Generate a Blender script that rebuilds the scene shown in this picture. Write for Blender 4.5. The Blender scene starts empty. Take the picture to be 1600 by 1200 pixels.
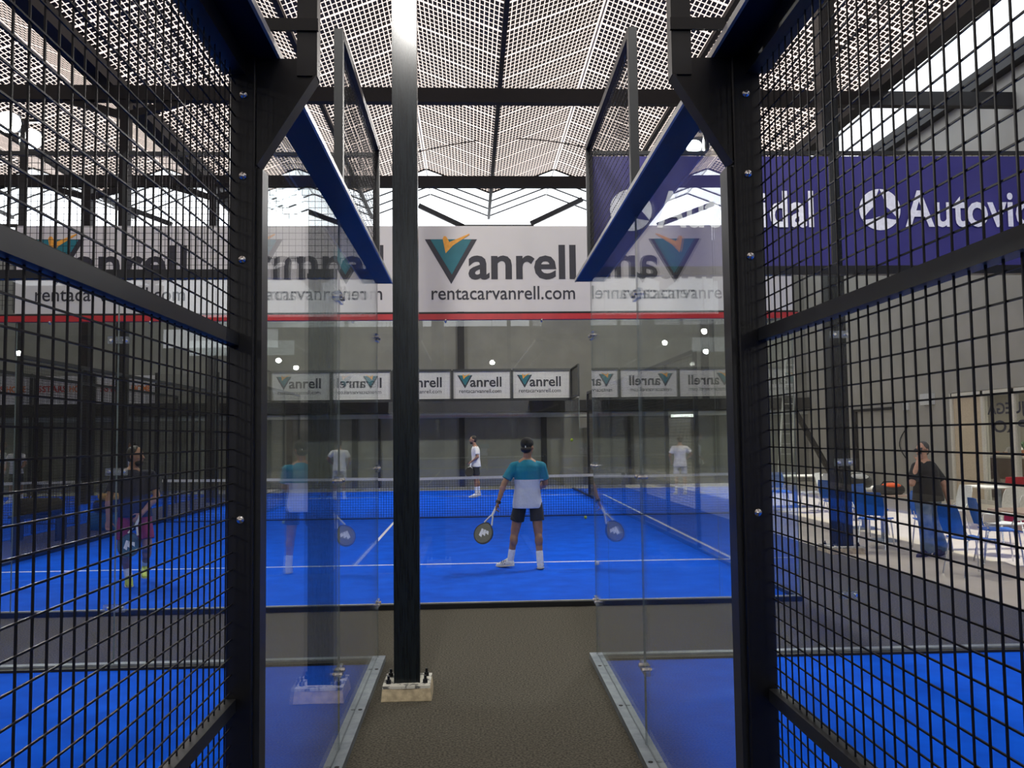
import bpy, math, random
from mathutils import Vector, Matrix
random.seed(7)
sc = bpy.context.scene
COL = sc.collection
PI = math.pi

# ------------------------------------------------------------------ materials
def newmat(name):
    m = bpy.data.materials.new(name); m.use_nodes = True
    nt = m.node_tree; nt.nodes.clear()
    out = nt.nodes.new('ShaderNodeOutputMaterial')
    return m, nt, out

def mat(name, col, rough=.6, metal=0., col2=None, scale=40., detail=3., bump=0., spec=.5, obj=False, lo=.35, hi=.65, stretch=None):
    m, nt, out = newmat(name)
    p = nt.nodes.new('ShaderNodeBsdfPrincipled')
    p.inputs['Base Color'].default_value = (*col, 1); p.inputs['Roughness'].default_value = rough
    p.inputs['Metallic'].default_value = metal; p.inputs['Specular IOR Level'].default_value = spec
    nt.links.new(p.outputs[0], out.inputs[0])
    if col2 is None: col2 = tuple(c*.85 for c in col)
    if obj:
        tc = nt.nodes.new('ShaderNodeTexCoord'); src = tc.outputs['Object']
    else:
        tc = nt.nodes.new('ShaderNodeNewGeometry'); src = tc.outputs['Position']
    if stretch:
        mp = nt.nodes.new('ShaderNodeMapping'); mp.inputs['Scale'].default_value = stretch
        nt.links.new(src, mp.inputs[0]); src = mp.outputs[0]
    n = nt.nodes.new('ShaderNodeTexNoise'); n.inputs['Scale'].default_value = scale; n.inputs['Detail'].default_value = detail
    nt.links.new(src, n.inputs['Vector'])
    r = nt.nodes.new('ShaderNodeValToRGB')
    r.color_ramp.elements[0].position = lo; r.color_ramp.elements[1].position = hi
    r.color_ramp.elements[0].color = (*col2, 1); r.color_ramp.elements[1].color = (*col, 1)
    nt.links.new(n.outputs['Fac'], r.inputs[0]); nt.links.new(r.outputs[0], p.inputs['Base Color'])
    if bump:
        b = nt.nodes.new('ShaderNodeBump'); b.inputs['Strength'].default_value = bump; b.inputs['Distance'].default_value = .01
        nt.links.new(n.outputs['Fac'], b.inputs['Height']); nt.links.new(b.outputs[0], p.inputs['Normal'])
    return m

def emis(name, col, s):
    m, nt, out = newmat(name)
    e = nt.nodes.new('ShaderNodeEmission'); e.inputs[0].default_value = (*col, 1); e.inputs[1].default_value = s
    nt.links.new(e.outputs[0], out.inputs[0]); return m

def glassmat(name, tint, ior=1.52, haze=0.0):
    m, nt, out = newmat(name)
    g = nt.nodes.new('ShaderNodeNewGeometry')
    mx = nt.nodes.new('ShaderNodeMix'); mx.data_type = 'FLOAT'
    mx.inputs[2].default_value = ior; mx.inputs[3].default_value = 1/ior
    nt.links.new(g.outputs['Backfacing'], mx.inputs[0])
    fr = nt.nodes.new('ShaderNodeFresnel'); nt.links.new(mx.outputs[0], fr.inputs['IOR'])
    t = nt.nodes.new('ShaderNodeBsdfTransparent'); t.inputs[0].default_value = (*tint, 1)
    gl = nt.nodes.new('ShaderNodeBsdfGlossy'); gl.inputs['Roughness'].default_value = 0.0
    gl.inputs[0].default_value = (1, 1, 1, 1)
    ms = nt.nodes.new('ShaderNodeMixShader')
    nt.links.new(fr.outputs[0], ms.inputs[0]); nt.links.new(t.outputs[0], ms.inputs[1]); nt.links.new(gl.outputs[0], ms.inputs[2])
    last = ms
    if haze:
        d = nt.nodes.new('ShaderNodeBsdfDiffuse'); d.inputs[0].default_value = (.6, .66, .68, 1)
        m2 = nt.nodes.new('ShaderNodeMixShader'); m2.inputs[0].default_value = haze
        nt.links.new(ms.outputs[0], m2.inputs[1]); nt.links.new(d.outputs[0], m2.inputs[2]); last = m2
    nt.links.new(last.outputs[0], out.inputs[0]); return m

def pvmat():
    m, nt, out = newmat('photovoltaic glass')
    L = nt.links.new
    uv = nt.nodes.new('ShaderNodeUVMap'); sp = nt.nodes.new('ShaderNodeSeparateXYZ'); L(uv.outputs[0], sp.inputs[0])
    def mth(op, a, b=None):
        n = nt.nodes.new('ShaderNodeMath'); n.operation = op
        for i, v in enumerate((a, b)):
            if v is None: continue
            if isinstance(v, (int, float)): n.inputs[i].default_value = v
            else: L(v, n.inputs[i])
        return n.outputs[0]
    ul = mth('FLOORED_MODULO', sp.outputs[0], 1.07) if False else mth('MODULO', sp.outputs[0], 1.07)
    vl = mth('MODULO', mth('ADD', sp.outputs[1], 1000*1.178), 1.178)
    def cell(x, start, pitch, n, half):
        t = mth('DIVIDE', mth('SUBTRACT', x, start), pitch)
        inside = mth('MULTIPLY', mth('GREATER_THAN', t, 0), mth('LESS_THAN', t, n))
        fr = mth('ABSOLUTE', mth('SUBTRACT', mth('FRACT', t), .5))
        return mth('MULTIPLY', inside, mth('LESS_THAN', fr, half))
    dark = mth('MULTIPLY', cell(sp.outputs[0], .050, .0937, 22, .405), cell(vl, .022, .189, 6, .425))
    tr = nt.nodes.new('ShaderNodeBsdfTranslucent'); tr.inputs[0].default_value = (.42, .35, .315, 1)
    nz = nt.nodes.new('ShaderNodeTexNoise'); nz.inputs['Scale'].default_value = 9
    L(uv.outputs[0], nz.inputs['Vector'])
    cr = nt.nodes.new('ShaderNodeValToRGB'); cr.color_ramp.elements[0].color = (.012, .007, .007, 1); cr.color_ramp.elements[1].color = (.04, .022, .02, 1)
    cr.color_ramp.elements[0].position = .4; cr.color_ramp.elements[1].position = .62
    L(nz.outputs['Fac'], cr.inputs[0])
    d = nt.nodes.new('ShaderNodeBsdfPrincipled'); L(cr.outputs[0], d.inputs['Base Color']); d.inputs['Roughness'].default_value = .5
    ms = nt.nodes.new('ShaderNodeMixShader'); L(dark, ms.inputs[0]); L(tr.outputs[0], ms.inputs[1]); L(d.outputs[0], ms.inputs[2])
    L(ms.outputs[0], out.inputs[0]); return m

def shirtmat():      # teal yoke, pale grey lower half, split at a fixed height of the shirt itself
    m, nt, out = newmat('teal and white jersey')
    tc = nt.nodes.new('ShaderNodeTexCoord'); s = nt.nodes.new('ShaderNodeSeparateXYZ'); nt.links.new(tc.outputs['Object'], s.inputs[0])
    c = nt.nodes.new('ShaderNodeMath'); c.operation = 'GREATER_THAN'; c.inputs[1].default_value = 1.165
    nt.links.new(s.outputs[2], c.inputs[0])
    ab = nt.nodes.new('ShaderNodeMath'); ab.operation = 'GREATER_THAN'; ab.inputs[1].default_value = .205
    aa = nt.nodes.new('ShaderNodeMath'); aa.operation = 'ABSOLUTE'; nt.links.new(s.outputs[0], aa.inputs[0]); nt.links.new(aa.outputs[0], ab.inputs[0])
    mxx = nt.nodes.new('ShaderNodeMath'); mxx.operation = 'MAXIMUM'; nt.links.new(c.outputs[0], mxx.inputs[0]); nt.links.new(ab.outputs[0], mxx.inputs[1])
    r = nt.nodes.new('ShaderNodeMix'); r.data_type = 'RGBA'
    r.inputs[6].default_value = (.50, .54, .66, 1); r.inputs[7].default_value = (.004, .17, .27, 1)
    nt.links.new(mxx.outputs[0], r.inputs[0])
    p = nt.nodes.new('ShaderNodeBsdfPrincipled'); p.inputs['Roughness'].default_value = .85
    nz = nt.nodes.new('ShaderNodeTexNoise'); nz.inputs['Scale'].default_value = 14; nt.links.new(tc.outputs['Object'], nz.inputs['Vector'])
    b = nt.nodes.new('ShaderNodeBump'); b.inputs['Strength'].default_value = .5; b.inputs['Distance'].default_value = .02
    nt.links.new(nz.outputs['Fac'], b.inputs['Height']); nt.links.new(b.outputs[0], p.inputs['Normal'])
    nt.links.new(r.outputs[2], p.inputs['Base Color']); nt.links.new(p.outputs[0], out.inputs[0]); return m

M = dict(
    turf=mat('blue turf', (.001, .100, .74), .8, col2=(.001, .070, .57), scale=3.2, detail=8, lo=.3, hi=.7, bump=.12, spec=.06),
    carpet=mat('grey carpet', (.105, .098, .078), .95, col2=(.045, .042, .034), scale=75, detail=3, bump=.35, lo=.38, hi=.62, spec=.1),
    cream=mat('cream floor', (.50, .44, .36), .32, col2=(.44, .385, .31), scale=2),
    grey=mat('grey render wall', (.17, .165, .145), .75, col2=(.14, .137, .12), scale=1.3),
    palegrey=mat('pale grey wall', (.30, .285, .26), .7, col2=(.26, .25, .225), scale=1.1),  # paler grey of the right wall and reception
    black=mat('black painted steel', (.005, .006, .008), .4, col2=(.004, .0045, .006), scale=30, spec=.35),
    column=mat('charcoal column paint', (.009, .013, .016), .22, col2=(.004, .006, .008), scale=18, stretch=(6, 6, .3), spec=.3),
    beam=mat('roof beam steel', (.010, .0095, .011), .55, scale=8, spec=.3),
    navy=mat('navy painted steel', (.0012, .0038, .018), .38, col2=(.001, .003, .014), scale=12, spec=.2),
    frame=mat('fence frame steel', (.013, .015, .016), .42, scale=20, spec=.4),
    wire=mat('black coated wire', (.004, .004, .005), .5, scale=50, spec=.25),
    galv=mat('galvanised steel', (.24, .27, .30), .42, .35, col2=(.16, .19, .22), scale=14),
    trim=mat('pale zinc and lit edge', (.45, .45, .42), .35, .2, scale=14),  # pale metal; also colours in the light on rail and channel edges
    chrome=mat('bright steel', (.75, .75, .74), .18, .95, scale=20),
    white=mat('white line paint', (.80, .82, .86), .6, col2=(.72, .74, .80), scale=30),
    banner=mat('white banner vinyl', (.63, .61, .595), .55, col2=(.59, .575, .56), scale=1.6, detail=5),
    purple=mat('purple banner vinyl', (.030, .026, .165), .5, col2=(.020, .018, .125), scale=1.1, detail=4, bump=.5, stretch=(1, 1, 2)),
    ink=mat('dark slate ink', (.018, .018, .030), .6), teal=mat('teal ink', (.008, .16, .20), .6, scale=6),
    amber=mat('amber ink', (.85, .38, .04), .6), red=mat('red rail paint', (.50, .012, .02), .4, scale=10),
    orange=mat('orange ink', (.75, .18, .01), .6), redink=mat('red ink', (.5, .02, .02), .6),
    lettering=mat('white lettering', (.80, .82, .85), .6),
    concrete=mat('cast grout', (.56, .47, .31), .9, col2=(.36, .30, .20), scale=22, bump=.4),
    chip=mat('chipped white paint', (.55, .54, .48), .7, col2=(.12, .12, .11), scale=26, lo=.42, hi=.5),
    net=mat('black netting', (.008, .009, .012), .7), tape=mat('white net tape', (.72, .73, .70), .6),
    glass=glassmat('tempered glass', (.962, .982, .975)),
    roofglass=glassmat('clear roof glazing', (.93, .95, .96)),
    edge=mat('glass edge', (.16, .20, .19), .2),
    pv=pvmat(),
    alu=mat('white aluminium frame', (.62, .60, .54), .4), skin=mat('tanned skin', (.30, .155, .095), .55, col2=(.26, .13, .078), scale=20),
    skin2=mat('fair skin', (.48, .27, .19), .55, col2=(.42, .22, .15), scale=20),
    hair=mat('dark hair', (.012, .009, .007), .6, scale=60, bump=.5), cap=mat('black cap cloth', (.010, .011, .012), .85),
    greyhair=mat('greying hair', (.05, .047, .043), .7, scale=60, bump=.5),
    shirt=shirtmat(), shorts=mat('black shorts cloth', (.012, .014, .019), .85, scale=12, bump=.3),
    sock=mat('white sock knit', (.70, .72, .78), .9), shoe=mat('white shoe leather', (.74, .74, .72), .5), sole=mat('shoe sole', (.55, .52, .42), .7),
    navyshirt=mat('navy shirt cloth', (.010, .012, .028), .9, bump=.3, scale=12), maroon=mat('maroon shorts cloth', (.22, .012, .04), .85, bump=.3, scale=12),
    yellow=mat('yellow shoe mesh', (.50, .62, .03), .6), tshirt=mat('white shirt cotton', (.68, .67, .66), .9, bump=.4, scale=12),
    pale=mat('pale shorts cloth', (.45, .46, .50), .9), blackshirt=mat('black shirt cotton', (.008, .008, .010), .9, bump=.3, scale=12),
    jeans=mat('faded denim', (.20, .25, .28), .9, col2=(.055, .10, .16), scale=5, bump=.3), darkshoe=mat('dark purple shoe', (.03, .012, .022), .6),
    racket=mat('olive racket face', (.13, .13, .10), .4), racketedge=mat('black racket edge', (.008, .010, .012), .35),
    racketteal=mat('teal racket face', (.01, .09, .13), .4, col2=(.005, .02, .03), scale=9),
    chairblue=mat('blue chair plastic', (.010, .10, .42), .4), chairwhite=mat('white chair plastic', (.55, .56, .56), .4),
    tabletop=mat('pinkish table laminate', (.50, .36, .29), .4), tablewhite=mat('white table laminate', (.68, .66, .62), .35),
    bagblack=mat('black bag nylon', (.010, .010, .011), .7, bump=.4, scale=25), bagorange=mat('orange bag nylon', (.90, .12, .015), .6, bump=.3, scale=18),
    bagblue=mat('blue bag nylon', (.01, .12, .30), .6, bump=.4, scale=18), tan=mat('tan pouch cloth', (.55, .36, .16), .8, bump=.4, scale=18),
    ball=mat('yellow felt', (.45, .62, .05), .9), screen=mat('dark screen', (.01, .012, .02), .2),
    leaf=mat('green leaf', (.03, .13, .03), .6), pot=mat('terracotta', (.35, .13, .05), .8), wood=mat('brown counter', (.16, .10, .06), .5, stretch=(1, 8, 1), scale=10),
    beige=mat('beige partition', (.52, .43, .31), .7), redcloth=mat('red jacket cloth', (.45, .01, .02), .8),
    ladder=mat('aluminium ladder', (.42, .42, .40), .35, .5), ledge=mat('pale ledge', (.34, .35, .33), .6),
    lens=emis('flood lamp lens', (1, .97, .90), 60.), strip=emis('lamp strip', (1, .98, .93), 4.), windowglow=emis('lit shop window', (1, .93, .72), 2.2),
    lampbody=mat('grey lamp housing', (.20, .21, .21), .4, .3), doorpaint=mat('pale grey door', (.36, .35, .32), .6),
)

# ------------------------------------------------------------------ mesh builder
class MB:
    def __init__(s): s.v = []; s.f = []; s.mi = []; s.cur = 0; s.uv = None
    def add(s, vs, fs):
        o = len(s.v); s.v += [tuple(v) for v in vs]; s.f += [tuple(i+o for i in f) for f in fs]; s.mi += [s.cur]*len(fs)
    def box(s, x0, x1, y0, y1, z0, z1):
        s.add([(x0,y0,z0),(x1,y0,z0),(x1,y1,z0),(x0,y1,z0),(x0,y0,z1),(x1,y0,z1),(x1,y1,z1),(x0,y1,z1)],
              [(0,3,2,1),(4,5,6,7),(0,1,5,4),(1,2,6,5),(2,3,7,6),(3,0,4,7)]); return s
    def beam(s, a, b, w, h, up=(0,0,1)):
        a = Vector(a); b = Vector(b); d = (b-a).normalized(); u = Vector(up)
        if abs(d.dot(u)) > .99: u = Vector((0,1,0))
        r = d.cross(u).normalized(); u = r.cross(d)
        vs = [p+r*(sx*w/2)+u*(sz*h/2) for p in (a, b) for sx, sz in ((-1,-1),(1,-1),(1,1),(-1,1))]
        s.add(vs, [(0,3,2,1),(4,5,6,7),(0,1,5,4),(1,2,6,5),(2,3,7,6),(3,0,4,7)]); return s
    def tube(s, a, b, r0, r1=None, n=10, caps=True):
        a = Vector(a); b = Vector(b); r1 = r0 if r1 is None else r1
        d = (b-a).normalized(); u = Vector((0,0,1)) if abs(d.z) < .9 else Vector((1,0,0)); r = d.cross(u).normalized(); u = r.cross(d)
        vs = [p+(r*math.cos(t)+u*math.sin(t))*q for p, q in ((a,r0),(b,r1)) for t in [2*PI*i/n for i in range(n)]]
        fs = [(i,(i+1)%n,n+(i+1)%n,n+i) for i in range(n)]
        if caps: fs += [tuple(range(n))[::-1], tuple(range(n,2*n))]
        s.add(vs, fs); return s
    def path(s, pts, r, n=8):
        for a, b in zip(pts, pts[1:]): s.tube(a, b, r, n=n)
        return s
    def capsule(s, a, b, r0, r1, n=14):
        a = Vector(a); b = Vector(b); d = (b-a).normalized(); u = Vector((0,0,1)) if abs(d.z) < .9 else Vector((1,0,0)); r = d.cross(u).normalized(); u = r.cross(d)
        rings = []
        for k in range(1, 5): t = PI/2*k/4.; rings.append((a-d*r0*math.cos(t), r0*math.sin(t)))
        for k in range(4, 0, -1): t = PI/2*k/4.; rings.append((b+d*r1*math.cos(t), r1*math.sin(t)))
        vs = [c+(r*math.cos(2*PI*i/n)+u*math.sin(2*PI*i/n))*q for c, q in rings for i in range(n)]
        fs = [(k*n+i, k*n+(i+1)%n, (k+1)*n+(i+1)%n, (k+1)*n+i) for k in range(len(rings)-1) for i in range(n)]
        fs += [tuple(range(n))[::-1], tuple(range((len(rings)-1)*n, len(rings)*n))]
        s.add(vs, fs); return s
    def loft(s, rings, n=20):       # ring = centre, vector u, vector v
        vs = [Vector(c)+Vector(u)*math.cos(2*PI*i/n)+Vector(v)*math.sin(2*PI*i/n) for c, u, v in rings for i in range(n)]
        fs = [(k*n+i, k*n+(i+1)%n, (k+1)*n+(i+1)%n, (k+1)*n+i) for k in range(len(rings)-1) for i in range(n)]
        fs += [tuple(range(n))[::-1], tuple(range((len(rings)-1)*n, len(rings)*n))]
        s.add(vs, fs); return s
    def ell(s, c, rx, ry, rz, mt=None, n=16, m=10):
        c = Vector(c); vs = [Vector((0,0,-rz))]
        for k in range(1, m):
            t = -PI/2+PI*k/m
            vs += [Vector((rx*math.cos(t)*math.cos(2*PI*i/n), ry*math.cos(t)*math.sin(2*PI*i/n), rz*math.sin(t))) for i in range(n)]
        vs.append(Vector((0,0,rz)))
        fs = [(0, 1+(i+1)%n, 1+i) for i in range(n)]
        for k in range(m-2): fs += [(1+k*n+i, 1+k*n+(i+1)%n, 1+(k+1)*n+(i+1)%n, 1+(k+1)*n+i) for i in range(n)]
        fs += [(1+(m-2)*n+i, 1+(m-2)*n+(i+1)%n, len(vs)-1) for i in range(n)]
        if mt is not None: vs = [mt @ v for v in vs]
        s.add([c+v for v in vs], fs); return s
    def prism(s, poly, o, u, v, w):  # polygon (a,b) -> o+a*u+b*v, extruded by vector w
        o, u, v, w = map(Vector, (o, u, v, w)); n = len(poly)
        vs = [o+u*a+v*b for a, b in poly]+[o+u*a+v*b+w for a, b in poly]
        fs = [tuple(range(n)), tuple(range(2*n-1, n-1, -1))]+[(i, n+i, n+(i+1)%n, (i+1)%n) for i in range(n)]
        s.add(vs, fs); return s
    def build(s, name, mats, parent=None, smooth=False, loc=None, kind=None, bevel=0):
        me = bpy.data.meshes.new(name); vs = s.v
        if loc is not None:
            L = Vector(loc); vs = [tuple(Vector(v)-L) for v in vs]
        me.from_pydata(vs, [], s.f)
        if not isinstance(mats, (list, tuple)): mats = [mats]
        for m in mats: me.materials.append(M[m] if isinstance(m, str) else m)
        me.polygons.foreach_set('material_index', s.mi)
        if smooth: me.polygons.foreach_set('use_smooth', [True]*len(me.polygons))
        me.update()
        o = bpy.data.objects.new(name, me); COL.objects.link(o)
        if loc is not None: o.location = loc
        if parent is not None:
            o.parent = parent; o.matrix_parent_inverse = Matrix.Identity(4)
            o.location = o.location - tot(parent)
        if kind: o['kind'] = kind
        if bevel:
            b = o.modifiers.new('bevel', 'BEVEL'); b.width = bevel; b.segments = 2; b.limit_method = 'ANGLE'
        return o

def tot(o):
    t = Vector((0,0,0))
    while o is not None: t = t+o.location; o = o.parent
    return t
def box(*a): return MB().box(*a)
def tag(o, label, cat, group=None, kind=None):
    o['label'] = label; o['category'] = cat
    if group: o['group'] = group
    if kind: o['kind'] = kind
    return o
def thing(name, label, cat, loc=(0,0,0), group=None):
    o = bpy.data.objects.new(name, None); COL.objects.link(o); o.location = loc; o.empty_display_size = .1
    return tag(o, label, cat, group)
def children_of(o): return [c for c in bpy.data.objects if c.parent == o]
def dup(root, loc, rz=None, label=None, group=None):
    def cp(o, par):
        c = o.copy(); COL.objects.link(c); c.parent = par
        for ch in children_of(o): cp(ch, c)
        return c
    r = cp(root, None); r.location = loc
    if rz is not None: r.rotation_euler.z = rz
    if label: r['label'] = label
    if group: r['group'] = group
    return r
ORD = ['first','second','third','fourth','fifth','sixth','seventh','eighth','ninth','tenth','eleventh']

# ------------------------------------------------------------------ lettering
def letters(txt, o, u, v, w, width, height, matn, parent, name='lettering', bold=0., depth=.004, sym=False):
    """text laid on a plane: o lower left corner, u right, v up, w outward normal; fitted to width and height"""
    cu = bpy.data.curves.new('t', 'FONT'); cu.body = txt; cu.size = 1; cu.offset = bold; cu.resolution_u = 3
    ob = bpy.data.objects.new('t', cu); COL.objects.link(ob)
    dg = bpy.context.evaluated_depsgraph_get(); me = bpy.data.meshes.new_from_object(ob.evaluated_get(dg))
    bpy.data.objects.remove(ob); vs = [x.co.copy() for x in me.vertices]; fs = [tuple(p.vertices) for p in me.polygons]
    bpy.data.meshes.remove(me)
    x0 = min(p.x for p in vs); x1 = max(p.x for p in vs); y0 = 0 if sym is False else min(p.y for p in vs); y1 = max(p.y for p in vs)
    o, u, v, w = map(Vector, (o, u, v, w))
    mb = MB(); mb.add([o+u*((p.x-x0)/(x1-x0)*width)+v*((p.y-y0)/(y1-y0)*height)+w*depth for p in vs], fs)
    return mb.build(name, matn, parent)

# ------------------------------------------------------------------ fences
def wires(x0, y0, x1, y1, z0, z1, r=.002, p=.0508):
    mb = MB(); a = Vector((x0,y0,0)); b = Vector((x1,y1,0)); L = (b-a).length; d = (b-a)/L; nrm = Vector((-d.y, d.x, 0))
    n = int(L/p)
    for i in range(1, n+1):
        q = a+d*(i*p); mb.beam((q.x,q.y,z0),(q.x,q.y,z1), 2*r, 2*r)
    k = 1
    while z0+k*p < z1:
        z = z0+k*p; o = nrm*(2*r)
        mb.beam((a.x+o.x,a.y+o.y,z),(b.x+o.x,b.y+o.y,z), 2*r, 2*r); k += 1
    return mb
def fence(label, x0, y0, x1, y1, z0, z1, rails=(), posts=(), r=.002, t=.04, group=None):
    root = thing('mesh_fence_panel', label, 'fence panel', ((x0+x1)/2, (y0+y1)/2, z0), group)
    wires(x0, y0, x1, y1, z0, z1, r).build('wire_mesh', 'wire', root)
    for z in rails: MB().beam((x0,y0,z),(x1,y1,z), t, t).build('rail', 'frame', root)
    for x, y, za, zb in posts: MB().box(x-t/2, x+t/2, y-t/2, y+t/2, za, zb).build('post', 'frame', root)
    return root
def clamp_on(parent, x, y, z, axis):       # bolted patch fitting over a glass joint, axis = direction along the pane
    w = .08; h = .028
    mb = box(x-.015, x+.015, y-w, y+w, z-h, z+h) if axis == 'y' else box(x-w, x+w, y-.015, y+.015, z-h, z+h)
    c = mb.build('clamp', 'glassplate', parent)
    for s in (-1, 1):
        bm = MB()
        if axis == 'y': bm.tube((x-.026, y+s*.05, z), (x+.026, y+s*.05, z), .011, n=8)
        else: bm.tube((x+s*.05, y-.026, z), (x+s*.05, y+.026, z), .011, n=8)
        bm.build('bolt', 'chrome', c)
M['glassplate'] = glassmat('clear plastic plate', (.80, .82, .84), haze=.12)
def pane(label, x0, y0, x1, y1, z0=.02, z1=3., clamps=None, group=None):
    t = .006; g = .003
    if abs(x0-x1) < abs(y0-y1):
        a, b = sorted((y0, y1)); mb = box(x0-t, x0+t, a+g, b-g, z0, z1); root = thing('glass_pane', label, 'glass pane', (x0, (a+b)/2, z0), group)
        es = [MB().box(x0-t*.9, x0+t*.9, a+g-.001, a+g+.001, z0, z1), MB().box(x0-t*.9, x0+t*.9, b-g-.001, b-g+.001, z0, z1)]
    else:
        a, b = sorted((x0, x1)); mb = box(a+g, b-g, y0-t, y0+t, z0, z1); root = thing('glass_pane', label, 'glass pane', ((a+b)/2, y0, z0), group)
        es = [MB().box(a+g-.001, a+g+.001, y0-t*.9, y0+t*.9, z0, z1), MB().box(b-g-.001, b-g+.001, y0-t*.9, y0+t*.9, z0, z1)]
    mb.build('glass', 'glass', root)
    for e in es: e.build('edge', 'edge', root)
    if clamps:
        for (x, y, ax) in clamps:
            for z in (.46, 1.5, 2.52): clamp_on(root, x, y, z, ax)
    return root

# ================================================================== SETTING
def struct(mb, name, matn, **k): return mb.build(name, matn, kind='structure', **k)
struct(box(-23, 5.3, -32, 31.4, -.2, 0), 'floor', 'carpet')
struct(box(5.3, 12.4, -32, 31.4, -.2, .002), 'floor.001', 'cream')
# courts (blue turf slabs)
AX, AY = -.727, 6.86     # corner of left near court
BX, BY = .970, 6.80      # corner of right near court
CXL, CXR, CY = -6.583, 3.417, 8.98
def turf(name, label, x0, x1, y0, y1):
    o = MB().box(x0, x1, y0, y1, .0, .012).build(name, 'turf', kind='structure'); o['label'] = label; return o
turf('court_turf', 'blue turf of the left near court', AX-10, AX-.03, AY-20, AY-.03)
turf('court_turf', 'blue turf of the right near court', BX+.03, BX+4.28, BY-20, BY-.03)
turf('court_turf', 'blue turf of the right near court, outer strip', BX+4.28, BX+10, BY-20, BY-.03)
turf('court_turf', 'blue turf of the court ahead with white lines', CXL+.02, CXR-.02, CY+.03, CY+20)
turf('court_turf', 'blue turf of the court further left', CXL-11.7, CXL-1.7, CY, CY+20)
def lines(x0, x1, y0, label):
    xm = (x0+x1)/2; w = .025
    mb = MB()
    for yy in (y0+3.05, y0+16.95): mb.box(x0+.02, x1-.02, yy-w, yy+w, .012, .0145)
    mb.box(xm-w, xm+w, y0+3.05+w, y0+16.95-w, .012, .0145)
    o = mb.build('court_lines', 'white', kind='structure'); o['label'] = label
lines(CXL, CXR, CY, 'white painted lines of the court ahead')
lines(CXL-11.7, CXL-1.7, CY, 'white painted lines of the court further left')

# walls
BWY = 31.3
struct(MB().box(-23, 12.4, BWY, BWY+.3, 0, 8.9), 'wall_back', 'grey')
mb = MB(); mb.box(-23, 12.4, BWY-.30, BWY, 2.66, 3.06); struct(mb, 'trim_1', 'beam')
struct(MB().box(-23, 12.4, BWY-.06, BWY, 2.46, 2.62), 'trim_2', 'ledge')
for i, x in enumerate((-18.2, -15.1, -12.2, -9.6, -6.4, -3.3, -.29, 2.66, 5.7, 10.2)):
    struct(MB().box(x-.10, x+.10, BWY-.14, BWY, 0, 2.46), 'trim_%d' % (10+i), 'beam')
for i, x in enumerate((-7.35, -.30, 8.6)):
    struct(MB().box(x-.12, x+.12, BWY-.16, BWY, 3.06, 8.9), 'trim_%d' % (30+i), 'beam')
struct(MB().box(-23.3, -23, -32, 31.6, 0, 9.9), 'wall_left', 'grey')
# right wall with the reception front opening Y 17..21.75
mb = MB(); mb.box(12.4, 12.7, -32, 16.9, 0, 10.2); mb.box(12.4, 12.7, 21.75, 31.6, 0, 10.2); mb.box(12.4, 12.7, 16.9, 21.75, 2.74, 10.2)
struct(mb, 'wall_right', 'palegrey')
struct(MB().box(12.15, 12.4, -32, 31.3, 9.95, 10.35), 'trim_3', 'beam')
mb = MB(); mb.box(-23, -16, -32.3, -32, 0, 9.9); mb.box(-16, -10, -32.3, -32, 0, 6.6); mb.box(-16, -10, -32.3, -32, 7.6, 8.2); mb.box(-10, 12.4, -32.3, -32, 0, 8.2)
struct(mb, 'wall_front', 'grey')

# roof: pleated photovoltaic sheets
RID, VAL, P = 10.75, 9.93, 4.28; RX = 2.90; YF = 28.6
def slope_sheet(xa, za, xb, zb, y0, y1, matn, name):
    me = bpy.data.meshes.new(name); me.from_pydata([(xa,y0,za),(xb,y0,zb),(xb,y1,zb),(xa,y1,za)], [], [(0,1,2,3)])
    uvl = me.uv_layers.new(name='UVMap'); w = abs(xb-xa)
    for li, (a, b) in enumerate(((0,y0),(w,y0),(w,y1),(0,y1))): uvl.data[li].uv = (a, b-18.27)
    me.materials.append(M[matn]); o = bpy.data.objects.new(name, me); COL.objects.link(o); o['kind'] = 'structure'; return o
for k in range(-6, 2):
    rx = RX+P*k
    for s in (-1, 1):
        xv = rx+s*P/2
        slope_sheet(rx, RID, xv, VAL, -32, YF, 'pv', 'ceiling')
        slope_sheet(rx, RID, xv, VAL, YF, 31.6, 'roofglass', 'ceiling_glazing')
    struct(MB().box(rx-.018, rx+.018, -32, 31.6, RID-.04, RID-.01), 'ridge_bar', 'trim')
    xv = rx+P/2
    if k < 1: struct(MB().box(xv-.05, xv+.05, -32, 31.6, VAL-.14, VAL-.03), 'valley_bar', 'beam')
gl = MB()
y = YF
mb = MB()
while y < 31.7:
    for k in range(-5, 2):
        rx = RX+P*k
        for s in (-1, 1): mb.beam((rx, y, RID-.02), (rx+s*P/2, y, VAL-.02), .04, .04)
    y += 1.0
struct(mb, 'glazing_bars', 'beam')
# wide gutter valley at left, roof edge and clear strip at right
struct(MB().box(-8.15, -7.7, -32, 31.6, VAL-.42, VAL-.05), 'gutter', 'beam')
struct(MB().box(9.25, 9.55, -32, 31.6, VAL-.45, VAL-.05), 'gutter', 'beam')
slope_sheet(9.35, 10.0, 12.4, 10.4, -32, 31.6, 'roofglass', 'skylight_strip')
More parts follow.
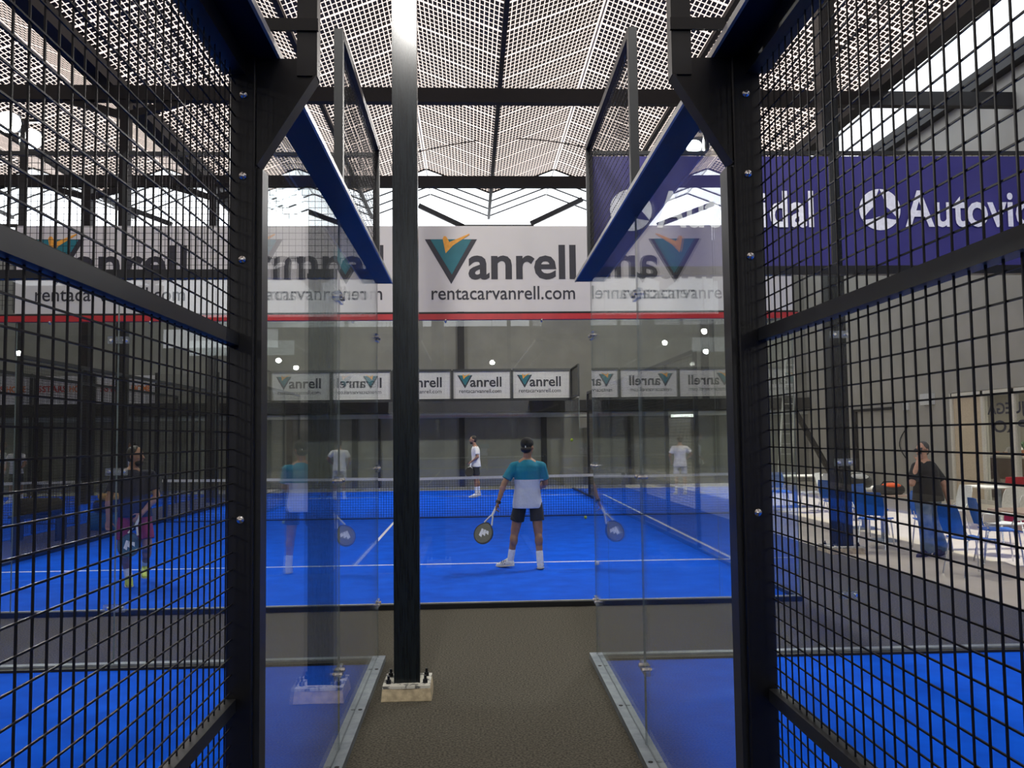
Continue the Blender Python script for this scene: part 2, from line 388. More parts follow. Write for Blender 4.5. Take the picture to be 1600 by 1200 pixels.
# cross beams and columns
for i, y in enumerate((-26.1, -19.7, -13.3, -6.9, -.5, 5.9, 12.3, 18.7, 25.1)):
    if 5 < y < 6: continue
    struct(MB().box(-23, 12.4, y-.1, y+.1, 9.08, 9.40), 'roof_beam', 'beam')
for x, y in ((-7.35, 18.7), (-7.35, 25.1), (-10.9, 25.1), (-14.6, 18.7), (-14.6, 25.1)):
    mb = MB().box(x-.1, x+.1, y-.1, y+.1, 0, 9.1)
    mb.beam((x, y, 8.75), (x-1.3, y, 9.12), .16, .12, (0,1,0)); mb.beam((x, y, 8.75), (x+1.3, y, 9.12), .16, .12, (0,1,0))
    struct(mb, 'roof_column', 'beam')
# end braces of the roof and a sagging cable
for a, b in (((-1.72,30,9.87),(-.16,30,9.12)), ((4.03,30,10.1),(2.2,30,9.23)), ((-.3,30,9.1),(2.3,30,9.1)), ((-6.2,30,9.9),(-4.2,30,9.15)), ((-10.2,30,9.2),(-12,30,9.9)), ((6.6,30,9.15),(8.4,30,9.9))):
    struct(MB().beam(a, b, .14, .16), 'roof_brace', 'beam')
pts = [(-1.5+5.6*t/16, 24.0, 9.75+.42*math.sin(PI*t/16)) for t in range(17)]
struct(MB().path(pts, .014, 6), 'roof_tie', 'wire')

# ================================================================== NEAR COURTS
def near_court(side, corner_x, corner_y, sgn, inward):
    """sgn: -1 court lies to the left of the aisle, +1 to the right"""
    nm = 'left' if sgn < 0 else 'right'
    X = corner_x
    pane(f'clear glass pane of the {nm} near court beside the aisle, at the far corner', X, corner_y-2, X, corner_y, clamps=[(X, corner_y-.04, 'y')])
    pane(f'clear glass pane of the {nm} near court beside the aisle, against the near black post', X, corner_y-4, X, corner_y-2, clamps=[(X, corner_y-2, 'y')])
    for i in range(5):
        xa = X+sgn*(.0 if i == 0 else 2*i); xb = X+sgn*(2*(i+1))
        if abs(xa) > 7: continue
        pane(f'clear end glass pane of the {nm} near court, {ORD[i]} from the aisle corner', xa, corner_y, xb, corner_y, clamps=[(X+sgn*2*(i+1), corner_y, 'x')])
    # floor channels
    ins = -sgn      # towards the aisle
    mb = MB().box(min(X, X+ins*.055), max(X, X+ins*.055), corner_y-4.2, corner_y+.05, 0, .045)
    r = thing('floor_channel', f'pale steel floor channel along the aisle under the {nm} near glass', 'floor channel', (X, corner_y-2, 0))
    mb.build('channel', 'galv', r)
    MB().box(min(X-ins*.012, X-ins*.05), max(X-ins*.012, X-ins*.05), corner_y-4.2, corner_y-.05, 0, .03).build('inner_lip', 'galv', r)
    for k in range(5):
        yy = corner_y-.35-k*.95; xx = X+ins*.028
        MB().tube((xx, yy, .044), (xx, yy, .0475), .013, n=10).build('slot', 'wire', r)
    mb = MB().box(min(X, X+sgn*10), max(X, X+sgn*10), corner_y-.02, corner_y+.05, 0, .045)
    r = thing('floor_channel', f'pale steel floor channel under the end glass of the {nm} near court', 'floor channel', (X+sgn*5, corner_y, 0))
    mb.build('channel', 'galv', r)
    MB().box(min(X+sgn*.03, X+sgn*10), max(X+sgn*.03, X+sgn*10), corner_y-.08, corner_y-.02, 0, .03).build('inner_lip', 'beam', r)  # dark colour stands in for the shaded inner face of the channel
    # navy top rail over the side glass, running on above the mesh
    xa, xb = sorted((X-sgn*.118, X+sgn*.012))
    r = thing('top_rail', f'navy steel top rail above the {nm} side of the aisle with a pale strip coloured as its lit edge', 'steel rail', (X, 4, 2.97))
    MB().box(xa, xb, -1, corner_y+.04, 2.965, 2.984).build('rail_body', 'navy', r)
    xe = xb if sgn < 0 else xa
    MB().box(xe-.004 if sgn < 0 else xe-.006, xe+.006 if sgn < 0 else xe+.004, -1, corner_y+.04, 2.962, 2.986).build('lit_edge_strip', 'trim', r)  # pale colour stands in for light caught on the rail's side face
    r = thing('top_rail', f'dark navy steel rail over the end glass of the {nm} near court', 'steel rail', (X+sgn*5, corner_y, 3.0))
    MB().box(min(X+sgn*.02, X+sgn*10), max(X+sgn*.02, X+sgn*10), corner_y-.04, corner_y+.04, 3.002, 3.07).build('rail_body', 'black', r)
    # upper mesh, side and end
    fence(f'dark mesh panel standing above the far aisle glass of the {nm} near court', X, corner_y-2.0, X, corner_y-.02, 3.06, 4.04, rails=(4.04,), posts=((X, corner_y-2.0, 3.03, 4.06), (X, corner_y-.03, 3.03, 4.06)), r=.0013, t=.05)
    for i in range(5 if sgn > 0 else 5):
        xa = X+sgn*(2*i+.03); xb = X+sgn*(2*(i+1)-.03)
        if abs(xa) > 7: continue
        fence(f'dark mesh panel above the end glass of the {nm} near court, {ORD[i]} from the aisle', xa, corner_y, xb, corner_y, 3.06, 4.0, rails=(4.0,), posts=((xb, corner_y, 3.05, 4.0),), r=.0016, t=.03)
    # near post with dome bolts and gusset bracket
    py = corner_y-4.02; bx = X+sgn*.03
    y0, y1 = (2.76, 2.84) if sgn < 0 else (2.72, 2.80)
    x0, x1 = (-.760, -.678) if sgn < 0 else (.909, 1.003)
    r = thing('fence_post', f'tall black steel fence post left of the aisle' if sgn < 0 else 'tall black steel fence post right of the aisle', 'post', ((x0+x1)/2, (y0+y1)/2, 0))
    MB().box(x0, x1, y0, y1, 0, 2.962).build('post_tube', 'black', r, bevel=.006)
    xs = (x1, x1+.018) if sgn < 0 else (x0-.018, x0)
    MB().box(xs[0], xs[1], y0+.02, y1+.02, 0, 2.6).build('glass_channel', 'frame', r)
    xc = (x0+x1)/2-sgn*.002
    for z in (2.835, 2.57, 2.30, 1.48):
        MB().ell((xc, y0, z), .0135, .011, .0135).build('dome_bolt', 'chrome', r, smooth=True)
    r = thing('gusset_bracket', f'black gusset bracket with upright arm on the {nm} near post', 'bracket', (x1 if sgn < 0 else x0, y0, 2.6))
    a = x1 if sgn < 0 else x0; o = -sgn
    poly = [(0,0), (.19,.30), (.19,.345), (.19,.36), (0,.36)]
    MB().prism([(p*o, q) for p, q in poly], (a, y0+.01, 2.60), (1,0,0), (0,0,1), (0,.03,0)).build('gusset_plate', 'black', r)
    MB().beam((a+.005*o, y0+.025, 2.605), (a+.19*o, y0+.025, 2.90), .07, .006).build('gusset_flange', 'black', r)
    MB().box(min(a+o*.13, a+o*.195), max(a+o*.13, a+o*.195), y0, y0+.06, 2.90, 6.28).build('upright_arm', 'frame', r)
    MB().box(min(a+o*.02, a+o*.20), max(a+o*.02, a+o*.20), y0-.012, y0, 3.045, 3.085).build('strap', 'black', r)
near_court('A', AX, AY, -1, 1)
# aisle side mesh running back past the camera
def side_fence(label, x, y1, y0, p):
    root = thing('mesh_fence_panel', label, 'fence panel', (x, (y0+y1)/2, .04))
    wires(x, y1, x, y0, .05, 2.96, .0019, p).build('wire_mesh', 'wire', root)
    for z, nm in ((2.045, 'rail'), (.915, 'rail')): MB().box(x-.02, x+.02, y0, y1, z-.02, z+.02).build(nm, 'frame', root)
    MB().box(x-.02, x+.02, y0, y1, .005, .05).build('rail', 'frame', root)
    MB().box(x-.035, x+.035, y0, y1, 2.90, 2.962).build('rail', 'black', root)
    for s in (y0, -2.0+y1): MB().box(x-.03, x+.03, s-.03, s+.03, .005, 2.96).build('post', 'frame', root) if s < .3 else None
    return root
side_fence('black wire mesh fence left of the aisle, nearest the camera', -.745, 2.755, -.8, .0532)
before_right = set(bpy.data.objects)
near_court('B', BX, BY, 1, -1)
side_fence('black wire mesh fence right of the aisle, nearest the camera', .990, 2.715, -.8, .0528)
skew_right = [o for o in bpy.data.objects if o not in before_right and o.parent is None]

# ================================================================== BANNERS
def vlogo(root, x, ztop, s, y):
    """emblem: dark V, teal wedge, amber tick; s = size of one photo unit in metres"""
    def pz(pts, d): return [(a*s, -b*s) for a, b in pts], d
    for nm, pts, m, d in (('emblem', [(0,0),(82,0),(41,-0+71)], 'ink', .004), ('emblem_wedge', [(8.5,0),(73.5,0),(42,56)], 'teal', .006),
                          ('emblem_tick', [(28,-1),(30,-5),(33.5,-4.5),(38.5,4.5),(70,-9),(70,-7),(44,10),(32.5,22.5)], 'amber', .008)):
        MB().prism([(a*s, -b*s) for a, b in pts], (x, y, ztop), (1,0,0), (0,0,1), (0,-d,0)).build(nm, m, root)
def car_banner(x0, y, z0, w, h, label, group, k=1.):
    root = thing('banner', label, 'banner', (x0+w/2, y, z0), group)
    MB().box(x0, x0+w, y, y+.004, z0, z0+h).build('sheet', 'banner', root)
    u = w/2.; s = w/302.
    vlogo(root, x0+20*s, z0+h-21*s*1.02*k, s*1.0, y)
    zt = z0+h
    letters('anrell', (x0+88*s, y, z0+h-83.5*s), (1,0,0), (0,0,1), (0,-1,0), 170*s, 53*s, 'ink', root, bold=.022)
    letters('rentacarvanrell.com', (x0+30*s, y, z0+h-117*s), (1,0,0), (0,0,1), (0,-1,0), 226*s, 21*s, 'ink', root, name='web_address', bold=.008)
    return root
BN = ['white car hire banner with V emblem, leftmost on the near end of the court ahead',
      'white car hire banner with V emblem behind the left near post',
      'white car hire banner with V emblem just right of the dark column',
      'white car hire banner with V emblem half behind the purple banner']
b0 = None
for i in range(4):
    x0 = CXR-8+2*i
    if b0 is None: b0 = car_banner(x0+.0, CY-.05, 3.035, 1.995, .90, BN[0], 'white banners on the near end of the court ahead'); base = b0.location.copy()
    else: dup(b0, base+Vector((2*i, 0, 0)), label=BN[i])
FB = ['small far car hire banner, leftmost of the five','small far car hire banner, second from the left','small far car hire banner, middle of the five','small far car hire banner, second from the right','small far car hire banner, rightmost of the five']
f0 = None
for i in range(5):
    x0 = CXL+2*i+.05
    if f0 is None: f0 = car_banner(x0, CY+20.04, 3.05, 1.88, .92, FB[0], 'far car hire banners'); fb = f0.location.copy()
    else: dup(f0, fb+Vector((2*i,0,0)), label=FB[i])
# five star sponsor banners on the neighbouring court
s0 = None
for i in range(4):
    x0 = -18.23+2*i
    if s0 is None:
        s0 = thing('banner', 'far white 5 stars banner, leftmost', 'banner', (x0+.95, CY+20.0, 3.0), 'five star banners of the court further left')
        MB().box(x0+.04, x0+1.90, CY+20.0, CY+20.005, 3.0, 3.92).build('sheet', 'banner', s0)
        letters('5STARS', (x0+.15, CY+20.0, 3.40), (1,0,0),(0,0,1),(0,-1,0), .92, .20, 'redink', s0, bold=.03)
        letters('HOME', (x0+1.15, CY+20.0, 3.40), (1,0,0),(0,0,1),(0,-1,0), .62, .20, 'orange', s0, bold=.03)
        sb = s0.location.copy()
    else: dup(s0, sb+Vector((2*i,0,0)), label='far white 5 stars banner, ' + ('second from the left','third from the left','rightmost')[i-1])
# purple banners
def purple_banner(x0, w, label):
    y = BY-.03; root = thing('banner', label, 'banner', (x0+w/2, y, 3.06), 'purple banners on the right near court')
    n = 24; mb = MB(); vs = []; fs = []
    for j in range(2):
        for i in range(n+1):
            vs += [(x0+w*i/n, y+.006*math.sin(i*1.1)+j*.004, 3.065), (x0+w*i/n, y+.006*math.sin(i*1.1+.8)+j*.004, 3.965)]
    for j in range(2):
        o = j*2*(n+1)
        for i in range(n): fs.append((o+2*i, o+2*i+2, o+2*i+3, o+2*i+1))
    mb.add(vs, fs); mb.build('sheet', 'purple', root, smooth=True)
    yy = y-.009; cx, cz, R = x0+.315, 3.525, .168
    MB().prism([(R*math.cos(t*PI/24), R*math.sin(t*PI/24)) for t in range(48)], (cx, yy, cz), (1,0,0), (0,0,1), (0,-.002,0)).build('round_emblem', 'lettering', root)
    star = []
    for k in range(3):
        a0 = PI/2+k*2*PI/3
        for t in range(9):
            q = t/8.; a = a0+q*2*PI/3; rr = 1.03*R if t in (0,) else R*(1.03-.70*math.sin(PI*q)**.6)
            if t < 8: star.append((rr*math.cos(a), rr*math.sin(a)))
    MB().prism(star, (cx, yy-.002, cz), (1,0,0), (0,0,1), (0,-.002,0)).build('emblem_star', 'purple', root)
    letters('Autovidal', (x0+.52, yy, 3.39), (1,0,0), (0,0,1), (0,-1,0), 1.27, .29, 'lettering', root, bold=.018)
    return root
purple_banner(BX+.012, 1.93, 'purple banner with white round emblem, the nearer the aisle, behind the right near post')
purple_banner(BX+2.03, 1.96, 'purple banner with white round emblem, second from the aisle')
# the right near court stands a touch askew of the aisle
skew_right += [o for o in bpy.data.objects if o.get('group') == 'purple banners on the right near court']
th = -.0115; pc = Vector((BX, BY, 0)); RM = Matrix.Rotation(th, 3, 'Z')
for o in skew_right: o.location = RM @ (o.location-pc)+pc; o.rotation_euler.z = th

# ================================================================== COURT AHEAD
for i in range(5):
    pane(f'near end glass pane of the court ahead, {ORD[i]} from its left corner', CXL+2*i, CY, CXL+2*i+2, CY)
    pane(f'far end glass pane of the court ahead, {ORD[i]} from its left corner', CXL+2*i, CY+20, CXL+2*i+2, CY+20)
for sx, nm in ((CXL, 'left'), (CXR, 'right')):
    for j, (a, b) in enumerate(((0,2),(2,4),(16,18),(18,20))):
        pane(f'{nm} side glass pane of the court ahead, {ORD[j]} from its near end', sx, CY+a, sx, CY+b, z1=3. if j in (0, 3) else 2.)
    fence(f'long dark mesh fence on the {nm} side of the court ahead, beside the net', sx, CY+4, sx, CY+16, .05, 3.0, rails=(3.0, .05), posts=[(sx, CY+q, 0, 3.0) for q in (4,6,8,12,14,16)], r=.0018, t=.06)
    for a, b in ((0,2),(18,20)):
        fence(f'dark mesh panel above the {nm} side glass at the {"near" if a==0 else "far"} end of the court ahead', sx, CY+a+.02, sx, CY+b-.02, 3.04, 4.0, rails=(4.0,3.04), posts=((sx, CY+a+.02, 3., 4.), (sx, CY+b-.02, 3., 4.)), r=.0018, t=.05)
    r = thing('floor_channel', f'thin dark floor channel on the {nm} side of the court ahead', 'floor channel', (sx, CY+10, 0))
    MB().box(sx-.03, sx+.03, CY, CY+20, 0, .05).build('channel', 'black', r)
for i in range(5):
    xa, xb = CXL+2*i+.02, CXL+2*i+1.98
    if i == 0: fence('dark mesh panel left of the white banners on the court ahead', xa, CY, xb, CY, 3.08, 3.95, rails=(3.95,), posts=((xb, CY, 3.05, 3.95),), r=.0018, t=.03)
    fence(f'fine mesh in front of a far banner, {ORD[i]} from the left', xa, CY+20-.02, xb, CY+20-.02, 3.06, 4.0, rails=(4.0,), posts=((xb+.02, CY+20, 3.05, 4.0),), r=.0022, t=.07)
r = thing('top_rail', 'bright red steel rail under the white banners', 'steel rail', (0, CY, 3.0))
MB().box(CXL, CXR+.06, CY-.035, CY+.035, 2.955, 3.015).build('rail_body', 'red', r); MB().box(CXL, CXR+.06, CY-.03, CY+.03, 3.016, 3.032).build('rail_cap', 'black', r)
r = thing('top_rail', 'dark rail over the far end glass of the court ahead', 'steel rail', (0, CY+20, 3.0))
MB().box(CXL, CXR, CY+19.96, CY+20.04, 2.96, 3.05).build('rail_body', 'black', r)
r = thing('floor_channel', 'floor channel coloured dark for its shaded front and pale for its lit top, under the near glass of the court ahead', 'floor channel', (0, CY, 0))
MB().box(CXL, CXR, CY-.04, CY-.008, 0, .05).build('channel', 'black', r); MB().box(CXL, CXR, CY-.006, CY+.03, .0, .056).build('lit_top_lip', 'trim', r)  # one steel channel: shade coloured into its front, shine into its top
for x in [CXR-.66-1.0*k for k in range(10)]:
    MB().ell((x, CY-.03, 2.945), .014, .02, .02).build('bolt', 'chrome', r if False else bpy.data.objects['top_rail.004'] if 'top_rail.004' in bpy.data.objects else r)
# net
NY = CY+10
def net(x0, x1, label):
    root = thing('court_net', label, 'net', ((x0+x1)/2, NY, 0))
    mb = MB(); n = int((x1-x0)/.055); xm = (x0+x1)/2
    top = lambda x: .88+.04*abs(x-xm)/5
    for i in range(n+1):
        x = x0+.03+i*.055
        if x < x1-.02: mb.box(x-.0032, x+.0032, NY-.0025, NY+.0025, .04, top(x)-.03)
    for k in range(15):
        f = k/15.
        for a, b in ((x0, xm), (xm, x1)): mb.beam((a, NY, .05+f*(top(a)-.09)), (b, NY, .05+f*(top(b)-.09)), .005, .0055)
    mb.build('netting', 'net', root)
    mb = MB()
    for a, b in ((x0, xm), (xm, x1)): mb.beam((a, NY, top(a)-.025), (b, NY, top(b)-.025), .02, .055)
    mb.build('white_tape', 'tape', root)
    MB().box(x0+.03, x1-.03, NY-.008, NY+.008, .012, .034).build('bottom_band', 'net', root)
    for x in (x0+.07, x1-.07): MB().box(x-.04, x+.04, NY-.04, NY+.04, .012, .95).build('net_post', 'black', root)
net(CXL, CXR, 'black padel net with white tape across the court ahead')
net(CXL-11.7, CXL-1.7, 'black padel net across the court further left')
# court further left
DX = CXL-1.7
fence('dark mesh fence on the near side of the court further left', DX, CY+4, DX, CY+16, .05, 3.0, rails=(3.0,), posts=[(DX, CY+q, 0, 3.0) for q in (4,8,12,16)], r=.0018, t=.06)
for j, (a, b) in enumerate(((0,2),(2,4),(16,18),(18,20))):
    pane(f'side glass pane of the court further left, {ORD[j]} from its near end', DX, CY+a, DX, CY+b)
for i in range(5): pane(f'far end glass pane of the court further left, {ORD[i]} from its left corner', DX-10+2*i, CY+20.09, DX-8+2*i, CY+20.09)
r = thing('top_rail', 'dark rail over the far end glass of the court further left', 'steel rail', (DX-5, CY+20, 3.0))
MB().box(DX-10, DX, CY+19.98, CY+20.06, 2.93, 2.99).build('rail_body', 'black', r)
mb = wires(DX-10, CY+19.95, DX, CY+19.95, 3.02, 3.95, .002)
r = thing('mesh_fence_panel', 'fine mesh in front of the far 5 stars banners', 'fence panel', (DX-5, CY+19.95, 3.0)); mb.build('wire_mesh', 'wire', r)
for x in (DX-10, DX-8, DX-6, DX-4, DX-2, DX): MB().box(x-.04, x+.04, CY+19.97, CY+20.03, 0, 4.0).build('post', 'frame', r)

# ================================================================== COLUMNS
def ibeam(mb, x0, x1, y0, y1, z0, z1, t=.018):
    mb.box(x0, x1, y0, y0+t, z0, z1); mb.box(x0, x1, y1-t, y1, z0, z1); xm = (x0+x1)/2; mb.box(xm-.006, xm+.006, y0+t, y1-t, z0, z1)
def steel_column(label, cx, y0, w, d, z1, plinth):
    x0, x1 = cx-w/2, cx+w/2
    r = thing('steel_column', label, 'column', (cx, y0+d/2, 0))
    mb = MB(); mb.box(x0, x1, y0, y0+d, .095, z1)
    for xx in (x0-.004, x1-.004): mb.box(xx, xx+.008, y0-.004, y0+.014, .095, z1)
    mb.build('shaft', 'column', r)
    p = plinth*.5; yc = y0+d/2
    mb = MB(); mb.add([(cx+a*p*k, yc+b*p*k, z) for k, z in ((1.04, 0), (.99, .082)) for a, b in ((-1,-1),(0,-.96),(1,-1),(1.02,0),(1,1),(-1,1),(-.97,0))],
        [tuple(range(6, -1, -1)), tuple(range(7, 14))]+[(i, (i+1)%7, 7+(i+1)%7, 7+i) for i in range(7)])
    mb.build('grout_pad', 'concrete', r, bevel=.004)
    MB().box(cx-p*.98, cx+p*.98, y0+d/2-p*.98, y0+d/2+p*.98, .082, .100).build('base_plate', 'chip', r)
    for sx in (-1, 1):
        for sy in (-1, 1):
            bx, by = cx+sx*p*.76, y0+d/2+sy*p*.55
            b = MB().tube((bx,by,.1), (bx,by,.125), .018, n=6).tube((bx,by,.125), (bx,by,.15), .009, n=8); b.build('anchor_bolt', 'black', r)
    return r
steel_column('tall dark steel column on a pale bolted base in the aisle', -.435, 5.93, .165, .165, 9.9, .32)
steel_column('tall dark steel column beside the seating area on the right', 5.42, 12.45, .24, .24, 9.9, .50)

# ================================================================== LAMPS
def flood(label, x, y, z, aim, power, glow=True, group='flood lamps', rl=.12):
    r = thing('flood_lamp', label, 'lamp', (x, y, z), group)
    d = (Vector(aim)-Vector((x,y,z))).normalized(); q = d.to_track_quat('-Z', 'Y').to_matrix()
    def tr(mb):
        mb.v = [tuple(q @ Vector(v)+Vector((x,y,z))) for v in mb.v]; return mb
    tr(MB().box(-.16, .16, -.13, .13, .0, .07)).build('housing', 'lampbody', r)
    tr(MB().tube((0,0,-.006), (0,0,.0), rl, n=20)).build('lens', 'lens' if glow else 'chrome', r)
    tr(MB().beam((-.19,0,.03), (-.19,0,.16), .02, .03).beam((.19,0,.03), (.19,0,.16), .02, .03).beam((-.2,0,.16), (.2,0,.16), .02, .03)).build('yoke', 'black', r)
    if y < 0: MB().tube((x, y, z+.17), (x, y, 9.95), .012, n=6).build('hanger', 'black', r)
    if power:
        L = bpy.data.lights.new('flood_light', 'AREA'); L.shape = 'DISK'; L.size = .25; L.energy = power; L.color = (1, .97, .92); L.spread = PI*.9
        o = bpy.data.objects.new('flood_light', L); COL.objects.link(o); o.parent = r
        o.rotation_euler = d.to_track_quat('-Z', 'Y').to_euler(); o.location = d*.03
    return r
LP = 125
def mast(label, x, y, z0, z1, r0=.04):
    r = thing('lamp_mast', label, 'mast', (x, y, z0)); MB().box(x-r0, x+r0, y-r0, y+r0, z0, z1).build('mast_tube', 'black', r)
    MB().box(x-.3, x+.3, y-.03, y+.03, z1-.05, z1).build('cross_arm', 'black', r)
mast('dark lamp mast on the right side of the court ahead', 3.80, 13.4, 3.03, 6.75)
mast('dark lamp mast on the left side of the court ahead', -6.8, 13.4, 3.03, 6.7)
flood('bright round flood lamp right of the aisle, the upper of two', 3.74, 13.04, 6.55, (2.0, 9.0, 1.2), LP)
flood('bright round flood lamp right of the aisle, the lower of two', 3.70, 13.76, 6.45, (2.4, 9.6, .8), LP)
flood('glaring flood lamp at upper left, the nearer of two', -6.8, 12.95, 6.49, (-3.6, 7.0, 1.5), LP, rl=.16)
flood('glaring flood lamp at upper left, the further of two', -6.8, 13.6, 6.47, (-3.6, 7.5, 1.5), LP, rl=.16)
for nm, x, y, tx, ty in (('right side beyond the net', 3.6, 22.5, -1, 22), ('left side beyond the net', -6.8, 22.5, -2, 22)):
    flood(f'flood lamp on the {nm} of the court ahead', x, y, 6.5, (tx, ty+5.5, 1.0), LP*2.6)
for x, y, z, tx in ((-10.2, -23.4, 5.95, -8), (-9.2, -28.5, 5.6, -8), (-21, -23.4, 5.95, -15), (1.2, -27.5, 5.7, 0), (.9, -22, 7.3, 0), (9.6, -24, 6.3, 5), (11.5, -23.5, 5.8, 5)):
    flood('flood lamp hanging in the hall behind the camera', x, y, z, (tx, y+(3 if y > 0 else 8), 0), LP if y > 0 else LP*.8, group='flood lamps behind the camera')
flood('flood lamp on top of the left bracket arm, above the picture', -.52, 2.95, 6.2, (-.6, 8.2, 2.2), LP*.8)
flood('flood lamp on top of the right bracket arm, above the picture', .70, 2.95, 6.2, (3.0, 7.5, .5), LP*.8)
# ceiling strip over the far door
r = thing('strip_lamp', 'bright strip lamp over the far pale door', 'lamp', (7.65, BWY-.05, 2.45)); MB().box(7.25, 8.05, BWY-.36, BWY-.31, 2.40, 2.50).build('tube', 'strip', r)
o = struct(MB().box(7.23, 8.02, BWY-.08, BWY, .01, 2.35), 'door_1', 'doorpaint')
MB().tube((7.32, BWY-.14, 1.05), (7.32, BWY-.08, 1.05), .015).build('door_handle', 'chrome', o)

# ================================================================== CAFE SIDE
def chair(label, m, x, y, rz, name='plastic_chair'):
    r = thing(name, label, 'chair', (0,0,0), None)
    # faces +y in local frame, seat .44
    mb = MB(); n = 8
    def surf(pts, w0, t, nm, mm):     # curved shell from profile (y,z,halfwidth)
        vs = []; fs = []
        for k, (yy, zz, hw) in enumerate(pts):
            for i in range(n+1):
                q = -1+2*i/n; vs.append((q*hw, yy-.03*(q*q) if nm == 'backrest' else yy, zz+(.0 if nm == 'backrest' else .012*q*q)))
        c = len(vs)
        vs += [(a, b-(t if nm == 'backrest' else 0), z-(0 if nm == 'backrest' else t)) for a, b, z in vs]
        for k in range(len(pts)-1):
            for i in range(n):
                a = k*(n+1)+i; fs += [(a, a+1, a+n+2, a+n+1), (c+a, c+a+n+1, c+a+n+2, c+a+1)]
        for k in range(len(pts)-1):
            for a in (k*(n+1), k*(n+1)+n): fs.append((a, a+n+1, c+a+n+1, c+a))
        for i in range(n):
            for a in (i, (len(pts)-1)*(n+1)+i): fs.append((a, a+1, c+a+1, c+a))
        q = MB(); q.add(vs, fs); return q.build(nm, mm, r, smooth=False)
    surf([(-.20,.445,.20),(0,.435,.215),(.17,.44,.215),(.22,.425,.205)], .2, .014, 'seat', m)
    surf([(-.205,.50,.19),(-.235,.62,.21),(-.265,.76,.205),(-.28,.85,.17)], .2, .012, 'backrest', m)
    for sx in (-1, 1):
        MB().tube((sx*.17,.18,.43), (sx*.20,.22,.0), .011, n=8).build('leg', 'chrome', r)
        MB().path([(sx*.17,-.18,.43), (sx*.20,-.26,.0)], .011, 8).build('leg', 'chrome', r)
        MB().path([(sx*.17,-.16,.43), (sx*.175,-.215,.55)], .011, 8).build('back_support', 'chrome', r)
    r.location = (x, y, .003); r.rotation_euler.z = rz
    return r
cb = chair('blue plastic chair in the right foreground, empty, facing the wall', 'chairblue', 6.08, 10.35, -PI/2+.1)
for lab, x, y, rz in (('blue plastic chair directly behind the man on the phone', 6.80, 12.6, PI-.15),
                      ('blue plastic chair left of the man, facing the pinkish table', 6.12, 12.95, -PI/2+.85),
                      ('blue plastic chair right behind the column', 6.80, 14.6, PI+.3),
                      ('blue plastic chair just left of the column', 7.0, 16.3, -PI/2+.3),
                      ('blue plastic chair with high back behind the kit bag', 7.8, 17.2, PI),
                      ('small blue plastic chair far left in the seating area', 7.05, 19.7, PI-.1),
                      ('farthest small blue plastic chair by the right near post', 7.0, 20.8, PI+.1),
                      ('blue plastic chair at the foreground pinkish table, second from the front', 6.95, 11.2, -PI/2-.25)):
    dup(cb, (x, y, .003), rz, lab)
cw = chair('white plastic chair seen from behind near the reception front', 'chairwhite', 8.3, 13.3, .15)
for lab, x, y, rz in (('white plastic chair behind the front table', 7.5, 11.9, .5), ('white plastic chair among the far tables, left one', 7.55, 18.9, PI/2), ('white plastic chair among the far tables, right one', 8.1, 19.2, -2.3),
                      ('white plastic chair partly hidden by the man on the phone', 7.9, 14.1, PI/2)):
    dup(cw, (x, y, .003), rz, lab)
def table(label, x, y, m, w=.7, d=.7, leg='galv'):
    r = thing('cafe_table', label, 'table', (x, y, .003))
    MB().box(x-w/2, x+w/2, y-d/2, y+d/2, .72, .75).build('tabletop', m, r, bevel=.008)
    MB().tube((x,y,.03), (x,y,.72), .035, n=12).build('pedestal', leg, r)
    MB().tube((x,y,.003), (x,y,.03), .24, .2, n=20).build('foot', leg, r)
    return r
table('white cafe table holding the kit bag behind the column', 7.15, 15.6, 'tablewhite', .9, .7)
table('pinkish cafe table left of the man on the phone', 6.62, 13.75, 'tabletop', .6, .7)
table('pinkish cafe table at the right edge, nearest', 7.15, 10.55, 'tabletop', 1.0, .8)
table('long white table far back in the seating area', 7.75, 20.5, 'tablewhite', 1.8, .8)
table('white table in front of the reception door', 9.6, 15.4, 'tablewhite', 1.0, .8)
# bags on tables
def blob_bag(name, label, x, y, z, sx, sy, sz, m, strap='bagblack', flap=None):
    r = thing(name, label, 'bag', (x, y, z))
    mb = MB(); n = 18; rings = []
    for k in range(7):
        q = k/6.; w = 1-.18*abs(2*q-1)**3; zz = z+.004+(sz-.004)*q; sh = 1-.35*q*q
        rings.append(((x, y, zz), (sx*w, 0, 0), (0, sy*w*sh, 0)))
    mb.loft(rings, n); mb.build('bag_body', m, r, smooth=True)
    MB().path([(x-sx*.5, y, z+sz*.95), (x-sx*.3, y, z+sz*1.35), (x+sx*.3, y, z+sz*1.35), (x+sx*.5, y, z+sz*.95)], .01, 8).build('handle', strap, r)
    if flap: MB().ell((x+.03, y-.02, z+sz*.92), sx*.62, sy*.7, sz*.32).build('flap', flap, r, smooth=True)
    return r
blob_bag('kit_bag', 'black and white kit bag on the white table', 7.0, 15.5, .753, .30, .16, .20, 'bagblack', 'tape', 'chairwhite')
blob_bag('kit_bag', 'black kit bag with bright orange flap beside the man on the phone', 6.66, 13.6, .753, .26, .15, .15, 'bagblack', 'bagblack', 'bagorange')
blob_bag('kit_bag', 'blue kit bag on the floor left of the court ahead', -7.18, 17.7, 0, .42, .2, .34, 'bagblue')
blob_bag('kit_bag', 'black kit bag stacked on the blue bag', -7.16, 17.7, .345, .33, .18, .24, 'bagblack')
blob_bag('kit_bag', 'tan pouch lying on top of the stacked bags', -7.14, 17.66, .595, .24, .13, .13, 'tan')
blob_bag('kit_bag', 'large black holdall at far left beyond the mesh', -7.7, 16.0, .45, .42, .2, .30, 'bagblack')
r = thing('low_bench', 'low dark bench under the large black holdall', 'bench', (-7.7, 16.0, 0)); MB().box(-8.15, -7.25, 15.8, 16.2, .40, .45).build('seat', 'frame', r)
